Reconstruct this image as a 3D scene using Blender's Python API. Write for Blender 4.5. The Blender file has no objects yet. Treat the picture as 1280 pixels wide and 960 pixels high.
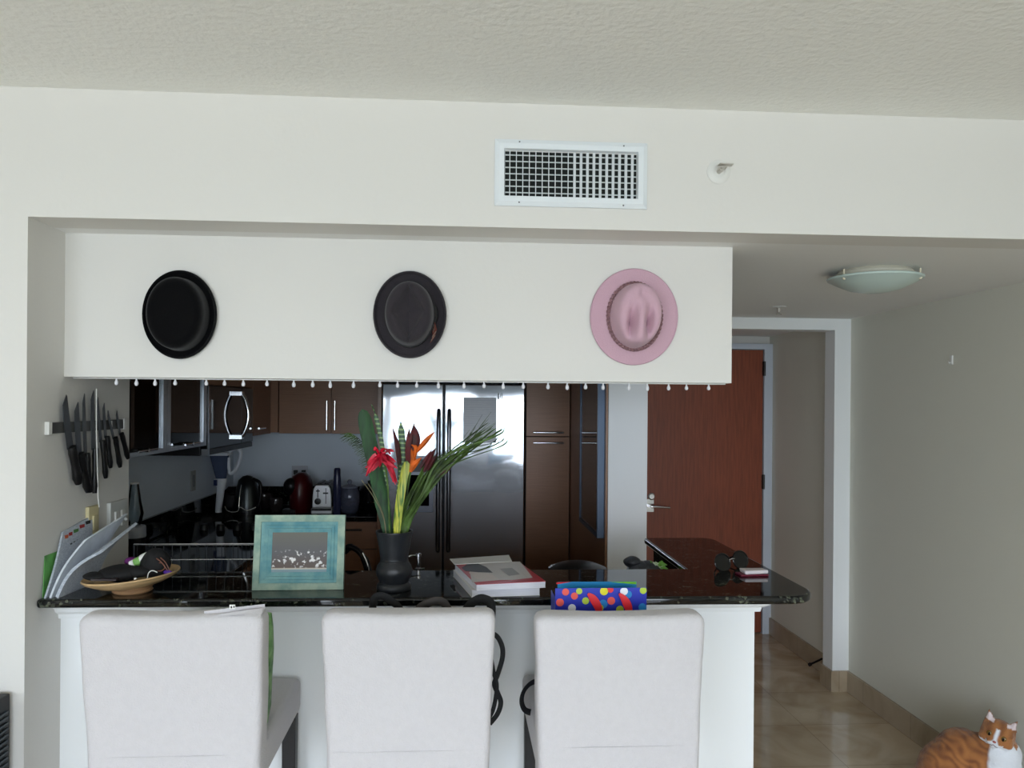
import bpy, bmesh, math, random
from math import sin, cos, pi, atan, sqrt
from mathutils import Vector, Matrix, Euler, noise
C = bpy.context.scene.collection
random.seed(7)

# ------------------------------------------------------------------ camera
FPX, CX, CY, ROLL, EYE = 1000.0, 640.0, 505.5, 0.0078, 1.63
YAW = atan(0.068)
cam = bpy.data.cameras.new('camera'); co = bpy.data.objects.new('camera', cam); C.objects.link(co)
cam.sensor_fit = 'HORIZONTAL'; cam.sensor_width = 36; cam.lens = 36 * FPX / 1280
cam.shift_y = (CY - 480) / 1280; cam.clip_start = 0.05
co.matrix_world = Matrix.Translation((0, 0, EYE)) @ Matrix.Rotation(-YAW, 4, 'Z') @ Matrix.Rotation(pi / 2, 4, 'X') @ Matrix.Rotation(ROLL, 4, 'Z')
bpy.context.scene.camera = co

def ray(x, y):
    u = (x - CX) / FPX; v = (CY - y) / FPX
    c, s = cos(ROLL), sin(ROLL); u, v = u * c - v * s, u * s + v * c
    cy, sy = cos(YAW), sin(YAW)
    return (u * cy + sy, cy - u * sy, v)
def atY(x, y, Y):
    d = ray(x, y); t = Y / d[1]; return Vector((d[0] * t, Y, EYE + d[2] * t))
def atX(x, y, X):
    d = ray(x, y); t = X / d[0]; return Vector((X, d[1] * t, EYE + d[2] * t))
def atZ(x, y, Z):
    d = ray(x, y); t = (Z - EYE) / d[2]; return Vector((d[0] * t, d[1] * t, Z))

# ------------------------------------------------------------------ materials
def lin(c):
    c = c / 255.0
    return c / 12.92 if c <= 0.04045 else ((c + 0.055) / 1.055) ** 2.4
def rgb(t): return (lin(t[0]), lin(t[1]), lin(t[2]), 1)
_m = {}
def mat(name, col, rough=0.6, metal=0.0, var=0.0, vs=8.0, vstretch=(1, 1, 1), bump=0.0, bs=80.0, col2=None, trans=0.0, ior=1.45, spec=0.5, sheen=0.0, aniso=0.0, coat=0.0, bstretch=(1, 1, 1), detail=4):
    if name in _m: return _m[name]
    m = bpy.data.materials.new(name); m.use_nodes = True; nt = m.node_tree; N = nt.nodes; L = nt.links
    b = N['Principled BSDF']; b.inputs['Base Color'].default_value = rgb(col); b.inputs['Roughness'].default_value = rough
    b.inputs['Metallic'].default_value = metal; b.inputs['IOR'].default_value = ior; b.inputs['Specular IOR Level'].default_value = spec
    b.inputs['Transmission Weight'].default_value = trans; b.inputs['Sheen Weight'].default_value = sheen
    b.inputs['Anisotropic'].default_value = aniso; b.inputs['Coat Weight'].default_value = coat; b.inputs['Coat Roughness'].default_value = .05
    tc = N.new('ShaderNodeTexCoord')
    if var or col2:
        mp = N.new('ShaderNodeMapping'); mp.inputs['Scale'].default_value = vstretch; L.new(tc.outputs['Object'], mp.inputs[0])
        n = N.new('ShaderNodeTexNoise'); n.inputs['Scale'].default_value = vs; n.inputs['Detail'].default_value = detail; L.new(mp.outputs[0], n.inputs[0])
        r = N.new('ShaderNodeValToRGB'); L.new(n.outputs[0], r.inputs[0]); L.new(r.outputs[0], b.inputs['Base Color'])
        c2 = col2 or tuple(min(255, x * (1 + var)) for x in col); c1 = col if col2 else tuple(x * (1 - var) for x in col)
        r.color_ramp.elements[0].position = .35; r.color_ramp.elements[1].position = .65
        r.color_ramp.elements[0].color = rgb(c1); r.color_ramp.elements[1].color = rgb(c2)
    if bump:
        mp = N.new('ShaderNodeMapping'); mp.inputs['Scale'].default_value = bstretch; L.new(tc.outputs['Object'], mp.inputs[0])
        n = N.new('ShaderNodeTexNoise'); n.inputs['Scale'].default_value = bs; n.inputs['Detail'].default_value = 3; L.new(mp.outputs[0], n.inputs[0])
        bp = N.new('ShaderNodeBump'); bp.inputs['Strength'].default_value = bump; bp.inputs['Distance'].default_value = .004
        L.new(n.outputs[0], bp.inputs['Height']); L.new(bp.outputs[0], b.inputs['Normal'])
    _m[name] = m; return m
def nodes(name):
    m = bpy.data.materials.new(name); m.use_nodes = True; _m[name] = m
    return m, m.node_tree.nodes, m.node_tree.links, m.node_tree.nodes['Principled BSDF']

WALL_K = mat('kitchen_paint_skylit', (224, 235, 246), .7, bump=.1, bs=60, spec=.3)  # blue tint of the skylight is put into the kitchen wall colour
WALL = mat('wall_paint', (222, 220, 215), .75, bump=.12, bs=60, spec=.3)
WALL_T = mat('wall_paint_taupe', (222, 221, 209), .7, bump=.12, bs=60, spec=.3)
CEIL = mat('ceiling_paint_textured', (240, 241, 237), .85, bump=.9, bs=55, spec=.2)
CEIL_K = mat('ceiling_paint_smooth', (236, 236, 234), .8, bump=.1, bs=60, spec=.2)
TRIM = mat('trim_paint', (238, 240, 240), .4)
WOOD = mat('brown_veneer', (150, 108, 80), .38, var=.035, vs=7, vstretch=(1.2, 1.2, 40))
WOODV = mat('brown_veneer_panel', (134, 96, 70), .3, var=.035, vs=7, vstretch=(1.2, 1.2, 40))
DOORW = mat('reddish_door_veneer', (136, 70, 46), .42, var=.07, vs=5, vstretch=(14, 1, 1))
STEEL = mat('brushed_steel', (178, 180, 184), .2, 1, aniso=.6, bump=.05, bs=12, bstretch=(1, 1, .1))
def fsteel():
    m = bpy.data.materials.new('refrigerator_steel'); m.use_nodes = True; N = m.node_tree.nodes; L = m.node_tree.links; N.clear()
    o = N.new('ShaderNodeOutputMaterial'); a = N.new('ShaderNodeBsdfGlossy'); b = N.new('ShaderNodeBsdfGlossy'); mx = N.new('ShaderNodeMixShader')
    a.inputs['Roughness'].default_value = .07; b.inputs['Roughness'].default_value = .42
    for q in (a, b): q.inputs['Color'].default_value = rgb((196, 199, 205))
    tc = N.new('ShaderNodeTexCoord'); mp = N.new('ShaderNodeMapping'); mp.inputs['Scale'].default_value = (2.2, 1, 1.6); n = N.new('ShaderNodeTexNoise'); n.inputs['Scale'].default_value = 1.6; n.inputs['Detail'].default_value = 1
    bp = N.new('ShaderNodeBump'); bp.inputs['Strength'].default_value = .35; bp.inputs['Distance'].default_value = .012
    L.new(tc.outputs['Object'], mp.inputs[0]); L.new(mp.outputs[0], n.inputs[0]); L.new(n.outputs[0], bp.inputs['Height']); L.new(bp.outputs[0], a.inputs['Normal']); L.new(bp.outputs[0], b.inputs['Normal'])
    mx.inputs[0].default_value = .22; L.new(a.outputs[0], mx.inputs[1]); L.new(b.outputs[0], mx.inputs[2]); L.new(mx.outputs[0], o.inputs[0]); return m
FSTEEL = fsteel()
CHROME = mat('chrome', (225, 225, 228), .12, 1)
ALU = mat('aluminium', (190, 196, 204), .32, 1)
BLACKP = mat('black_plastic', (14, 14, 16), .35)
BLACKG = mat('black_glass', (6, 6, 8), .05)
DARKW = mat('dark_wood_leg', (20, 17, 18), .45)
CLOTH = mat('white_slipcover_cotton', (203, 200, 202), .95, var=.006, vs=60, bump=.5, bs=260, sheen=.2, spec=.15)
CLOTH2 = mat('black_nylon', (12, 12, 14), .75, bump=.3, bs=200)
WHITEP = mat('white_plastic', (226, 226, 222), .4)

def granite():
    m, N, L, b = nodes('black_granite'); b.inputs['Roughness'].default_value = .045; b.inputs['IOR'].default_value = 1.5
    tc = N.new('ShaderNodeTexCoord'); v = N.new('ShaderNodeTexVoronoi'); v.inputs['Scale'].default_value = 130; L.new(tc.outputs['Object'], v.inputs[0])
    n = N.new('ShaderNodeTexNoise'); n.inputs['Scale'].default_value = 26; n.inputs['Detail'].default_value = 6; L.new(tc.outputs['Object'], n.inputs[0])
    mx = N.new('ShaderNodeMath'); mx.operation = 'MULTIPLY'; L.new(v.outputs['Color'], mx.inputs[0]); L.new(n.outputs[0], mx.inputs[1])
    r = N.new('ShaderNodeValToRGB'); L.new(mx.outputs[0], r.inputs[0]); L.new(r.outputs[0], b.inputs['Base Color'])
    e = r.color_ramp.elements; e[0].position = .30; e[0].color = rgb((10, 11, 11)); e[1].position = .52; e[1].color = rgb((92, 96, 80))
    k = r.color_ramp.elements.new(.40); k.color = rgb((30, 34, 32))
    return m
GRANITE = granite()

def marble(name, tile, dark=1.0, rough=.08):
    m, N, L, b = nodes(name); b.inputs['Roughness'].default_value = rough
    tc = N.new('ShaderNodeTexCoord'); n = N.new('ShaderNodeTexNoise'); n.inputs['Scale'].default_value = 3.2; n.inputs['Detail'].default_value = 9; n.inputs['Distortion'].default_value = 1.2
    L.new(tc.outputs['Object'], n.inputs[0])
    r = N.new('ShaderNodeValToRGB'); L.new(n.outputs[0], r.inputs[0])
    e = r.color_ramp.elements; e[0].position = .3; e[0].color = rgb((182 * dark, 160 * dark, 130 * dark)); e[1].position = .7; e[1].color = rgb((222 * dark, 206 * dark, 180 * dark))
    br = N.new('ShaderNodeTexBrick'); br.offset = 0; br.inputs['Scale'].default_value = 1; br.inputs['Brick Width'].default_value = tile; br.inputs['Row Height'].default_value = tile
    br.inputs['Mortar Size'].default_value = .0022; br.inputs['Color1'].default_value = (1, 1, 1, 1); br.inputs['Color2'].default_value = (.84, .84, .84, 1); br.inputs['Mortar'].default_value = (.62, .6, .58, 1)
    mp = N.new('ShaderNodeMapping'); mp.inputs['Rotation'].default_value = (0, 0, 0); L.new(tc.outputs['Object'], mp.inputs[0]); L.new(mp.outputs[0], br.inputs[0])
    mix = N.new('ShaderNodeMix'); mix.data_type = 'RGBA'; mix.blend_type = 'MULTIPLY'; mix.inputs[0].default_value = 1
    L.new(r.outputs[0], mix.inputs[6]); L.new(br.outputs[0], mix.inputs[7]); L.new(mix.outputs[2], b.inputs['Base Color'])
    return m
FLOOR = marble('polished_beige_marble_tiles', .46)
MBASE = marble('beige_marble_baseboard', .46, .88, .3)

def pane_mat(name, tint=(1, 1, 1, 1)):
    m = bpy.data.materials.new(name); m.use_nodes = True; N = m.node_tree.nodes; L = m.node_tree.links; N.clear()
    o = N.new('ShaderNodeOutputMaterial'); t = N.new('ShaderNodeBsdfTransparent'); t.inputs[0].default_value = tint
    g = N.new('ShaderNodeBsdfGlossy'); g.inputs['Roughness'].default_value = .02; fr = N.new('ShaderNodeFresnel'); fr.inputs[0].default_value = 1.45
    mx = N.new('ShaderNodeMixShader'); L.new(fr.outputs[0], mx.inputs[0]); L.new(t.outputs[0], mx.inputs[1]); L.new(g.outputs[0], mx.inputs[2]); L.new(mx.outputs[0], o.inputs[0])
    return m
PANE = pane_mat('clear_window_glass')
CLEARG = pane_mat('clear_thin_glass', (.86, .9, .92, 1))

# ------------------------------------------------------------------ mesh builder
class B:
    def __init__(s): s.bm = bmesh.new(); s.mi = 0
    def m(s, i): s.mi = i; return s
    def _f(s, vs, smooth=True):
        try:
            f = s.bm.faces.new(vs); f.material_index = s.mi; f.smooth = smooth; return f
        except ValueError: return None
    def box(s, x0, x1, y0, y1, z0, z1, M=None):
        vs = [s.bm.verts.new((x, y, z)) for x in (x0, x1) for y in (y0, y1) for z in (z0, z1)]
        if M: 
            for v in vs: v.co = M @ v.co
        for q in ((0, 1, 3, 2), (4, 6, 7, 5), (0, 4, 5, 1), (2, 3, 7, 6), (0, 2, 6, 4), (1, 5, 7, 3)): s._f([vs[i] for i in q])
        return s
    def grid(s, rings, closed_u=True, cap0=True, cap1=True):
        R = [[s.bm.verts.new(p) for p in r] for r in rings]; n = len(R[0])
        for a, b in zip(R, R[1:]):
            for i in range(n if closed_u else n - 1):
                j = (i + 1) % n; s._f([a[i], a[j], b[j], b[i]])
        if closed_u and cap0: s._f(list(reversed(R[0])))
        if closed_u and cap1: s._f(R[-1])
        return s
    def tube(s, pts, r, seg=10, closed=False, flat=1.0, up=None):
        pts = [Vector(p) for p in pts]; n = len(pts)
        rs = list(r) if isinstance(r, (list, tuple)) else [r] * n
        rings = []; nrm = None
        for i, p in enumerate(pts):
            if closed: t = pts[(i + 1) % n] - pts[i - 1]
            else: t = pts[min(i + 1, n - 1)] - pts[max(i - 1, 0)]
            if t.length < 1e-9: t = Vector((0, 0, 1))
            t.normalize()
            if nrm is None:
                a = Vector(up) if up else (Vector((0, 0, 1)) if abs(t.z) < .9 else Vector((0, 1, 0)))
                nrm = (a - t * a.dot(t)).normalized()
            else: nrm = (nrm - t * nrm.dot(t)).normalized()
            bn = t.cross(nrm)
            rings.append([p + rs[i] * (cos(2 * pi * k / seg) * nrm * flat + sin(2 * pi * k / seg) * bn) for k in range(seg)])
        if closed: rings.append(rings[0]); s.grid(rings, True, False, False); bmesh.ops.remove_doubles(s.bm, verts=s.bm.verts, dist=1e-6)
        else: s.grid(rings)
        return s
    def cyl(s, p0, p1, r0, r1=None, seg=20): return s.tube([p0, p1], [r0, r0 if r1 is None else r1], seg)
    def lathe(s, prof, c=(0, 0, 0), seg=32, M=None, sx=1, sy=1, cap0=True, cap1=True):
        c = Vector(c); rings = []
        for r, z in prof:
            ring = [Vector((max(r, 1e-4) * sx * cos(2 * pi * k / seg), max(r, 1e-4) * sy * sin(2 * pi * k / seg), z)) for k in range(seg)]
            if M: ring = [M @ p for p in ring]
            rings.append([p + c for p in ring])
        return s.grid(rings, True, cap0, cap1)
    def ell(s, c, r, M=None, seg=20, rg=12):
        pr = [(sin(pi * i / rg), -cos(pi * i / rg)) for i in range(rg + 1)]
        c = Vector(c); rings = []
        for a, z in pr:
            a = max(a, .004)
            ring = [Vector((a * r[0] * cos(2 * pi * k / seg), a * r[1] * sin(2 * pi * k / seg), z * r[2])) for k in range(seg)]
            if M: ring = [M @ p for p in ring]
            rings.append([p + c for p in ring])
        return s.grid(rings)
    def prism(s, poly, z0, z1, axis='Z'):
        def P(a, b, c): return {'Z': (a, b, c), 'Y': (a, c, b), 'X': (c, a, b)}[axis]
        lo = [s.bm.verts.new(P(a, b, z0)) for a, b in poly]; hi = [s.bm.verts.new(P(a, b, z1)) for a, b in poly]; n = len(poly)
        s._f(list(reversed(lo))); s._f(hi)
        for i in range(n): s._f([lo[i], lo[(i + 1) % n], hi[(i + 1) % n], hi[i]])
        return s
    def ribbon(s, pts, ws, side, th=.0012, cup=0.0):
        """leaf blade: pts centre line, ws half widths, side the across direction"""
        pts = [Vector(p) for p in pts]; n = len(pts); rings = []; side = Vector(side)
        for i, p in enumerate(pts):
            t = (pts[min(i + 1, n - 1)] - pts[max(i - 1, 0)]).normalized()
            a = (side - t * side.dot(t)).normalized(); nn = t.cross(a)
            w = max(ws[i], .0004)
            rings.append([p + a * w + nn * cup * w, p + nn * th, p - a * w + nn * cup * w, p - nn * th])
        return s.grid(rings)
    def xf(s, M): bmesh.ops.transform(s.bm, matrix=M, verts=s.bm.verts); return s
    def done(s, name, mats, parent=None, bevel=0, seg=3, label=None, cat=None, group=None, kind=None, sharp=40, jitter=0, jscale=20):
        bm = s.bm
        bmesh.ops.recalc_face_normals(bm, faces=bm.faces)
        if bevel:
            es = [e for e in bm.edges if len(e.link_faces) == 2 and e.calc_face_angle(0) > .5]
            bmesh.ops.bevel(bm, geom=es, offset=bevel, segments=seg, affect='EDGES', profile=.5, clamp_overlap=True)
        if jitter:
            for v in bm.verts:
                v.co += noise.noise_vector(v.co * jscale) * jitter
        for f in bm.faces: f.smooth = True
        for e in bm.edges:
            if len(e.link_faces) == 2 and e.calc_face_angle(0) > math.radians(sharp): e.smooth = False
        if parent is not None:
            o = Vector((0, 0, 0)); p = parent
            while p is not None: o += p.location; p = p.parent
            if parent.type == 'MESH' and False: pass
        else:
            xs = [v.co for v in bm.verts]
            o = Vector(((min(v.x for v in xs) + max(v.x for v in xs)) / 2, (min(v.y for v in xs) + max(v.y for v in xs)) / 2, min(v.z for v in xs)))
        for v in bm.verts: v.co -= o
        me = bpy.data.meshes.new(name); bm.to_mesh(me); bm.free()
        for mm in (mats if isinstance(mats, (list, tuple)) else [mats]): me.materials.append(mm)
        ob = bpy.data.objects.new(name, me); C.objects.link(ob)
        if parent is not None: ob.parent = parent
        else: ob.location = o
        if bevel:
            w = ob.modifiers.new('weighted_normals', 'WEIGHTED_NORMAL'); w.keep_sharp = True
        tag(ob, label, cat, group, kind)
        return ob
def tag(o, label=None, cat=None, group=None, kind=None):
    if label: o['label'] = label
    if cat: o['category'] = cat
    if group: o['group'] = group
    if kind: o['kind'] = kind
def thing(name, label, cat, loc, group=None, kind=None, rz=0):
    o = bpy.data.objects.new(name, None); C.objects.link(o); o.location = loc; o.empty_display_size = .05
    tag(o, label, cat, group, kind); return o
def rot_root(o, rz): o.rotation_euler = (0, 0, rz)
def copy_tree(o, parent=None):
    c = o.copy(); C.objects.link(c)
    if parent is not None: c.parent = parent
    for ch in list(o.children): copy_tree(ch, c)
    return c
def S(name, b, m, **k): return b.done(name, m, kind='structure', **k)
def smooth_pts(pts, n=6):
    """Catmull-Rom through pts"""
    P = [Vector(p) for p in pts]; P = [2 * P[0] - P[1]] + P + [2 * P[-1] - P[-2]]; out = []
    for i in range(1, len(P) - 2):
        for k in range(n):
            t = k / n; a, b, c, d = P[i - 1:i + 3]
            out.append(.5 * ((2 * b) + (c - a) * t + (2 * a - 5 * b + 4 * c - d) * t * t + (3 * b - a - 3 * c + d) * t ** 3))
    out.append(P[-2]); return out

# ------------------------------------------------------------------ setting
ZH, ZC = 2.135, 2.49
XL, XR, YW = -3.3, 2.25, -3.3
S('floor', B().box(XL - .1, XR + .1, YW - .1, 5.85, -.1, 0), FLOOR)
S('ceiling', B().box(XL - .1, XR + .1, YW - .1, 2.30, ZC, ZC + .1), CEIL)
S('ceiling', B().box(-1.9, XR + .1, 2.42, 5.85, ZH, ZH + .1), CEIL_K, label='lower smooth ceiling over the kitchen and hall')
S('wall_front', B().box(-1.18, XR, 2.28, 2.42, ZH, ZC), WALL, label='white header wall above the kitchen opening')
S('wall_left', B().box(XL, -1.18, 2.28, 2.97, 0, ZC), WALL, label='white wall left of the kitchen opening')
S('wall_soffit', B().box(-1.18, .868, 2.49, 2.61, 1.703, ZH), WALL, label='white boxed soffit hanging over the bar')
S('wall_kitchen_left', B().box(-1.72, -1.57, 2.97, 5.85, 0, ZH), WALL_K)
S('wall_kitchen_back', B().box(-1.57, .93, 5.75, 5.85, 0, ZH), WALL_K)
S('wall_kitchen_right', B().box(.737, .93, 3.87, 5.75, 0, ZH), mat('wall_paint_lit', (236, 238, 242), .7), label='white end of the wall right of the kitchen')  # same white wall paint, extra light on this end put into the colour
S('wall_hall_back', B().box(.93, XR, 5.65, 5.85, 0, ZH), WALL)
S('wall_right', B().box(XR, XR + .1, YW - .1, 5.85, 0, ZC), WALL_T)
S('wall_living_left', B().box(XL - .1, XL, YW - .1, 2.28, 0, ZC), WALL)
S('wall_peninsula', B().box(-1.18, .945, 2.48, 2.70, 0, 1.042).box(.83, .945, 2.70, 3.28, 0, 1.042), TRIM, label='white panelled knee wall under the bar')
# window wall behind the camera, openings filled with frames and panes
wx = [(-2.9, -1.35), (-1.15, .35), (.55, 1.95)]
bw = B().box(XL, XR, YW - .12, YW, 2.3, ZC).box(XL, XR, YW - .12, YW, 0, .12)
prev = XL
for a, b_ in wx: bw.box(prev, a, YW - .12, YW, .12, 2.3); prev = b_
bw.box(prev, XR, YW - .12, YW, .12, 2.3)
S('wall_window_side', bw, WALL)
for i, (a, b_) in enumerate(wx):
    w = thing('window_%d' % (i + 1), 'tall clear balcony window behind the viewer', None, (a, YW - .06, .12), kind='structure')
    f = B(); y0, y1 = YW - .09, YW - .03
    f.box(a, a + .06, y0, y1, .12, 2.3).box(b_ - .06, b_, y0, y1, .12, 2.3).box(a + .06, b_ - .06, y0, y1, .12, .19).box(a + .06, b_ - .06, y0, y1, 2.23, 2.3)
    f.done('window_frame', ALU, w)
    B().box(a + .06, b_ - .06, YW - .063, YW - .057, .19, 2.23).done('window_pane', PANE, w)
# hall partition: post, header beam
S('trim_1', B().box(2.155, 2.25, 4.45, 4.57, 0, 2.07).box(.93, 2.25, 4.45, 4.57, 2.07, ZH), TRIM, label='white squared door opening trim in the hall')
S('baseboard_right', B().box(2.236, XR, YW, 4.45, 0, .118), MBASE)
S('baseboard_hall', B().box(2.236, XR, 4.57, 5.65, 0, .118), MBASE)
S('baseboard_post', B().box(2.143, 2.236, 4.437, 4.45, 0, .118).box(2.143, 2.155, 4.45, 4.582, 0, .118), MBASE)
# crown moulding under bar
prof = [(0, .982), (.014, .982), (.017, .996), (.034, 1.006), (.040, 1.016), (.056, 1.028), (.066, 1.036), (.068, 1.0445), (0, 1.0445)]
cm = B(); rings = []
for d, z in prof: rings.append([(-1.18, 2.48 - d, z), (.945 + d, 2.48 - d, z), (.945 + d, 3.28, z)])
rings.append(rings[0])
R_ = [[cm.bm.verts.new(p) for p in r] for r in rings[:-1]]
for i in range(len(R_)):
    a, b_ = R_[i], R_[(i + 1) % len(R_)]
    for j in range(2): cm._f([a[j], a[j + 1], b_[j + 1], b_[j]])
cm._f([r[0] for r in R_]); cm._f([r[2] for r in reversed(R_)])
S('trim_2', cm, TRIM, label='white crown moulding under the granite bar', sharp=15)

# entry door
dr = thing('door_1', 'reddish brown entry door at the end of the hall', None, (1.75, 5.62, 0), kind='structure')
B().box(1.305, 2.185, 5.605, 5.645, .008, 2.033).done('door_leaf', DOORW, dr, bevel=.002)
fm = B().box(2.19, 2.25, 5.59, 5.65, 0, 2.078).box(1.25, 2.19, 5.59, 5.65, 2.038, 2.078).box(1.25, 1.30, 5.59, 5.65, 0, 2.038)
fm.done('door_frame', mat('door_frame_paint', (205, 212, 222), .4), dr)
h = B().box(1.335, 1.395, 5.597, 5.605, .875, .965); h.cyl((1.365, 5.60, .918), (1.365, 5.55, .918), .012)
h.tube([(1.365, 5.55, .918), (1.40, 5.545, .918), (1.50, 5.55, .910)], [.011, .010, .007], 10); h.done('lever_handle', CHROME, dr)
B().lathe([(0, 0), (.026, 0), (.026, .012), (.018, .02), (0, .02)], (0, 0, 0), 20, None).xf(Matrix.Translation((1.378, 5.605, .985)) @ Matrix.Rotation(pi / 2, 4, 'X')).done('deadbolt', CHROME, dr)
for z in (1.90, 1.09, .25): B().box(2.178, 2.196, 5.583, 5.604, z - .05, z + .05).cyl((2.187, 5.583, z - .052), (2.187, 5.583, z + .052), .008).done('hinge', mat('dark_bronze', (60, 58, 56), .35, 1), dr)

# ------------------------------------------------------------------ bar top
def arc(cx, cy, r, a0, a1, n=8): return [(cx + r * cos(a0 + (a1 - a0) * i / n), cy + r * sin(a0 + (a1 - a0) * i / n)) for i in range(n + 1)]
poly = [(-1.179, 2.335)] + [(.90, 2.300)] + arc(.98, 2.40, .102, -pi / 2 + .05, 0, 8) + arc(1.022, 3.28, .062, 0, pi / 2, 6) + [(.80, 3.342), (.79, 3.33), (.787, 2.705), (-1.179, 2.715)]
B().prism(poly, 1.045, 1.07).done('bar_counter', GRANITE, bevel=.008, label='long black speckled granite bar top with rounded end', cat='countertop')
# dark granite cladding kitchen side
B().box(-1.179, .828, 2.702, 2.714, .912, 1.040).box(.818, .828, 2.716, 3.28, .912, 1.040).done('backsplash', GRANITE, label='black granite upstand on the kitchen side of the bar', cat='backsplash')
# kitchen countertop U
ct = B().prism([(-1.568, 2.972), (-1.182, 2.972), (-1.182, 2.716), (.735, 2.716), (.735, 3.3), (-.95, 3.3), (-.95, 5.13), (-.505, 5.13), (-.505, 5.748), (-1.568, 5.748)], .88, .91)
cto = thing('kitchen_countertop', 'black granite kitchen worktop wrapping the left and back walls', 'countertop', (-1.25, 4.4, .88))
ct.done('worktop', GRANITE, cto, bevel=.004)
B().box(-1.568, -1.55, 2.99, 5.748, .912, 1.04).box(-1.55, -.505, 5.73, 5.748, .912, 1.04).done('backsplash', GRANITE, cto)

# ------------------------------------------------------------------ cabinets
def handle_v(b, x, y, z0, z1, r=.006): # bar handle on a face looking -Y
    b.cyl((x, y - .03, z0), (x, y - .03, z1), r, seg=12).cyl((x, y, z0 + .02), (x, y - .03, z0 + .02), r * .8, seg=8).cyl((x, y, z1 - .02), (x, y - .03, z1 - .02), r * .8, seg=8); return b
def handle_h(b, x0, x1, y, z, r=.006):
    b.cyl((x0, y - .03, z), (x1, y - .03, z), r, seg=12).cyl((x0 + .02, y, z), (x0 + .02, y - .03, z), r * .8, seg=8).cyl((x1 - .02, y, z), (x1 - .02, y - .03, z), r * .8, seg=8); return b
GAPM = mat('cabinet_shadow_gap', (26, 20, 17), .7)
# back uppers
c = thing('upper_cabinet', 'brown two door wall cabinet above the toaster', 'cabinet', (-.84, 5.6, 1.43))
B().box(-1.19, -.505, 5.44, 5.748, 1.43, 2.134).done('cabinet_body', WOODV, c)
for x0, x1, hx in ((-1.185, -.8445, -.868), (-.8405, -.51, -.815)):
    d = B().box(x0, x1, 5.42, 5.438, 1.425, 2.13).done('door', WOOD, c, bevel=.0015)
    handle_v(B(), hx, 5.42, 1.45, 1.645, .007).done('handle', CHROME, d)
# corner filler + side cabinet left run
c = thing('upper_cabinet', 'brown corner wall cabinet right of the microwave', 'cabinet', (-1.4, 5.2, 1.43))
B().box(-1.565, -1.262, 4.965, 5.748, 1.43, 2.134).box(-1.262, -1.195, 5.43, 5.748, 1.43, 2.134).done('cabinet_body', WOOD, c)
d = B().box(-1.26, -1.242, 4.97, 5.425, 1.425, 2.13).done('door', WOOD, c, bevel=.0015)
B().cyl((-1.242, 5.03, 1.47), (-1.215, 5.03, 1.47), .006).cyl((-1.215, 5.0, 1.47), (-1.215, 5.16, 1.47), .006).done('handle', CHROME, d)
# above microwave
c = thing('upper_cabinet', 'brown wall cabinet directly above the microwave', 'cabinet', (-1.4, 4.5, 1.72))
B().box(-1.565, -1.262, 4.07, 4.96, 1.715, 2.134).done('cabinet_body', WOODV, c)
B().box(-1.26, -1.242, 4.075, 4.955, 1.718, 2.13).done('door', WOOD, c, bevel=.0015)
# glass uppers
c = thing('glass_cabinet', 'wall cabinet with two aluminium framed dark glass doors', 'cabinet', (-1.4, 3.5, 1.42))
B().box(-1.565, -1.262, 2.985, 3.0, 1.42, 2.134).box(-1.565, -1.262, 4.045, 4.06, 1.42, 2.134).box(-1.565, -1.55, 3.0, 4.045, 1.42, 2.134).box(-1.55, -1.262, 3.0, 4.045, 1.42, 1.438).box(-1.55, -1.262, 3.0, 4.045, 1.76, 1.775).done('cabinet_body', mat('grey_cabinet_lining', (120, 124, 122), .5), c)
GLD = pane_mat('smoked_cabinet_glass', (.30, .33, .33, 1))
for y0, y1 in ((2.99, 3.515), (3.52, 4.055)):
    w = .042
    d = B().box(-1.262, -1.240, y0, y0 + w, 1.415, 2.13).box(-1.262, -1.240, y1 - w, y1, 1.415, 2.13).box(-1.262, -1.240, y0 + w, y1 - w, 1.415, 1.433).box(-1.262, -1.240, y0 + w, y1 - w, 2.13 - w, 2.13).done('door', ALU, c)
    B().box(-1.254, -1.249, y0 + w, y1 - w, 1.433, 2.13 - w).done('glass_pane', GLD, d)
    ym = (y0 + y1) / 2
    B().cyl((-1.22, ym - .10, 1.437), (-1.22, ym + .10, 1.437), .005, seg=10).cyl((-1.24, ym, 1.437), (-1.215, ym, 1.437), .008, seg=10).done('handle', CHROME, d)
# microwave
c = thing('microwave', 'over range microwave with black glass door and bowed chrome handle', 'microwave', (-1.4, 4.5, 1.362))
B().box(-1.565, -1.275, 4.075, 4.955, 1.362, 1.712).done('housing', BLACKP, c, bevel=.003)
B().box(-1.275, -1.240, 4.075, 4.70, 1.395, 1.712).done('door', BLACKG, c, bevel=.002)
B().box(-1.275, -1.240, 4.705, 4.955, 1.395, 1.712).done('control_panel', BLACKG, c, bevel=.002)
B().box(-1.27, -1.236, 4.076, 4.094, 1.362, 1.71).done('steel_trim', STEEL, c)
B().box(-1.272, -1.242, 4.095, 4.952, 1.364, 1.392).done('lower_grille', BLACKP, c)
hz = [(-1.240, 4.60, 1.435), (-1.212, 4.60, 1.436)] + [(-1.210 + .034 * sin(pi * t) ** .8, 4.60, 1.44 + .235 * t) for t in [i / 16 for i in range(1, 16)]] + [(-1.212, 4.60, 1.678), (-1.240, 4.60, 1.68)]
B().tube(hz, .011, 12).box(-1.24, -1.206, 4.575, 4.625, 1.424, 1.446).box(-1.24, -1.206, 4.575, 4.625, 1.668, 1.69).done('handle', CHROME, c)

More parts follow.
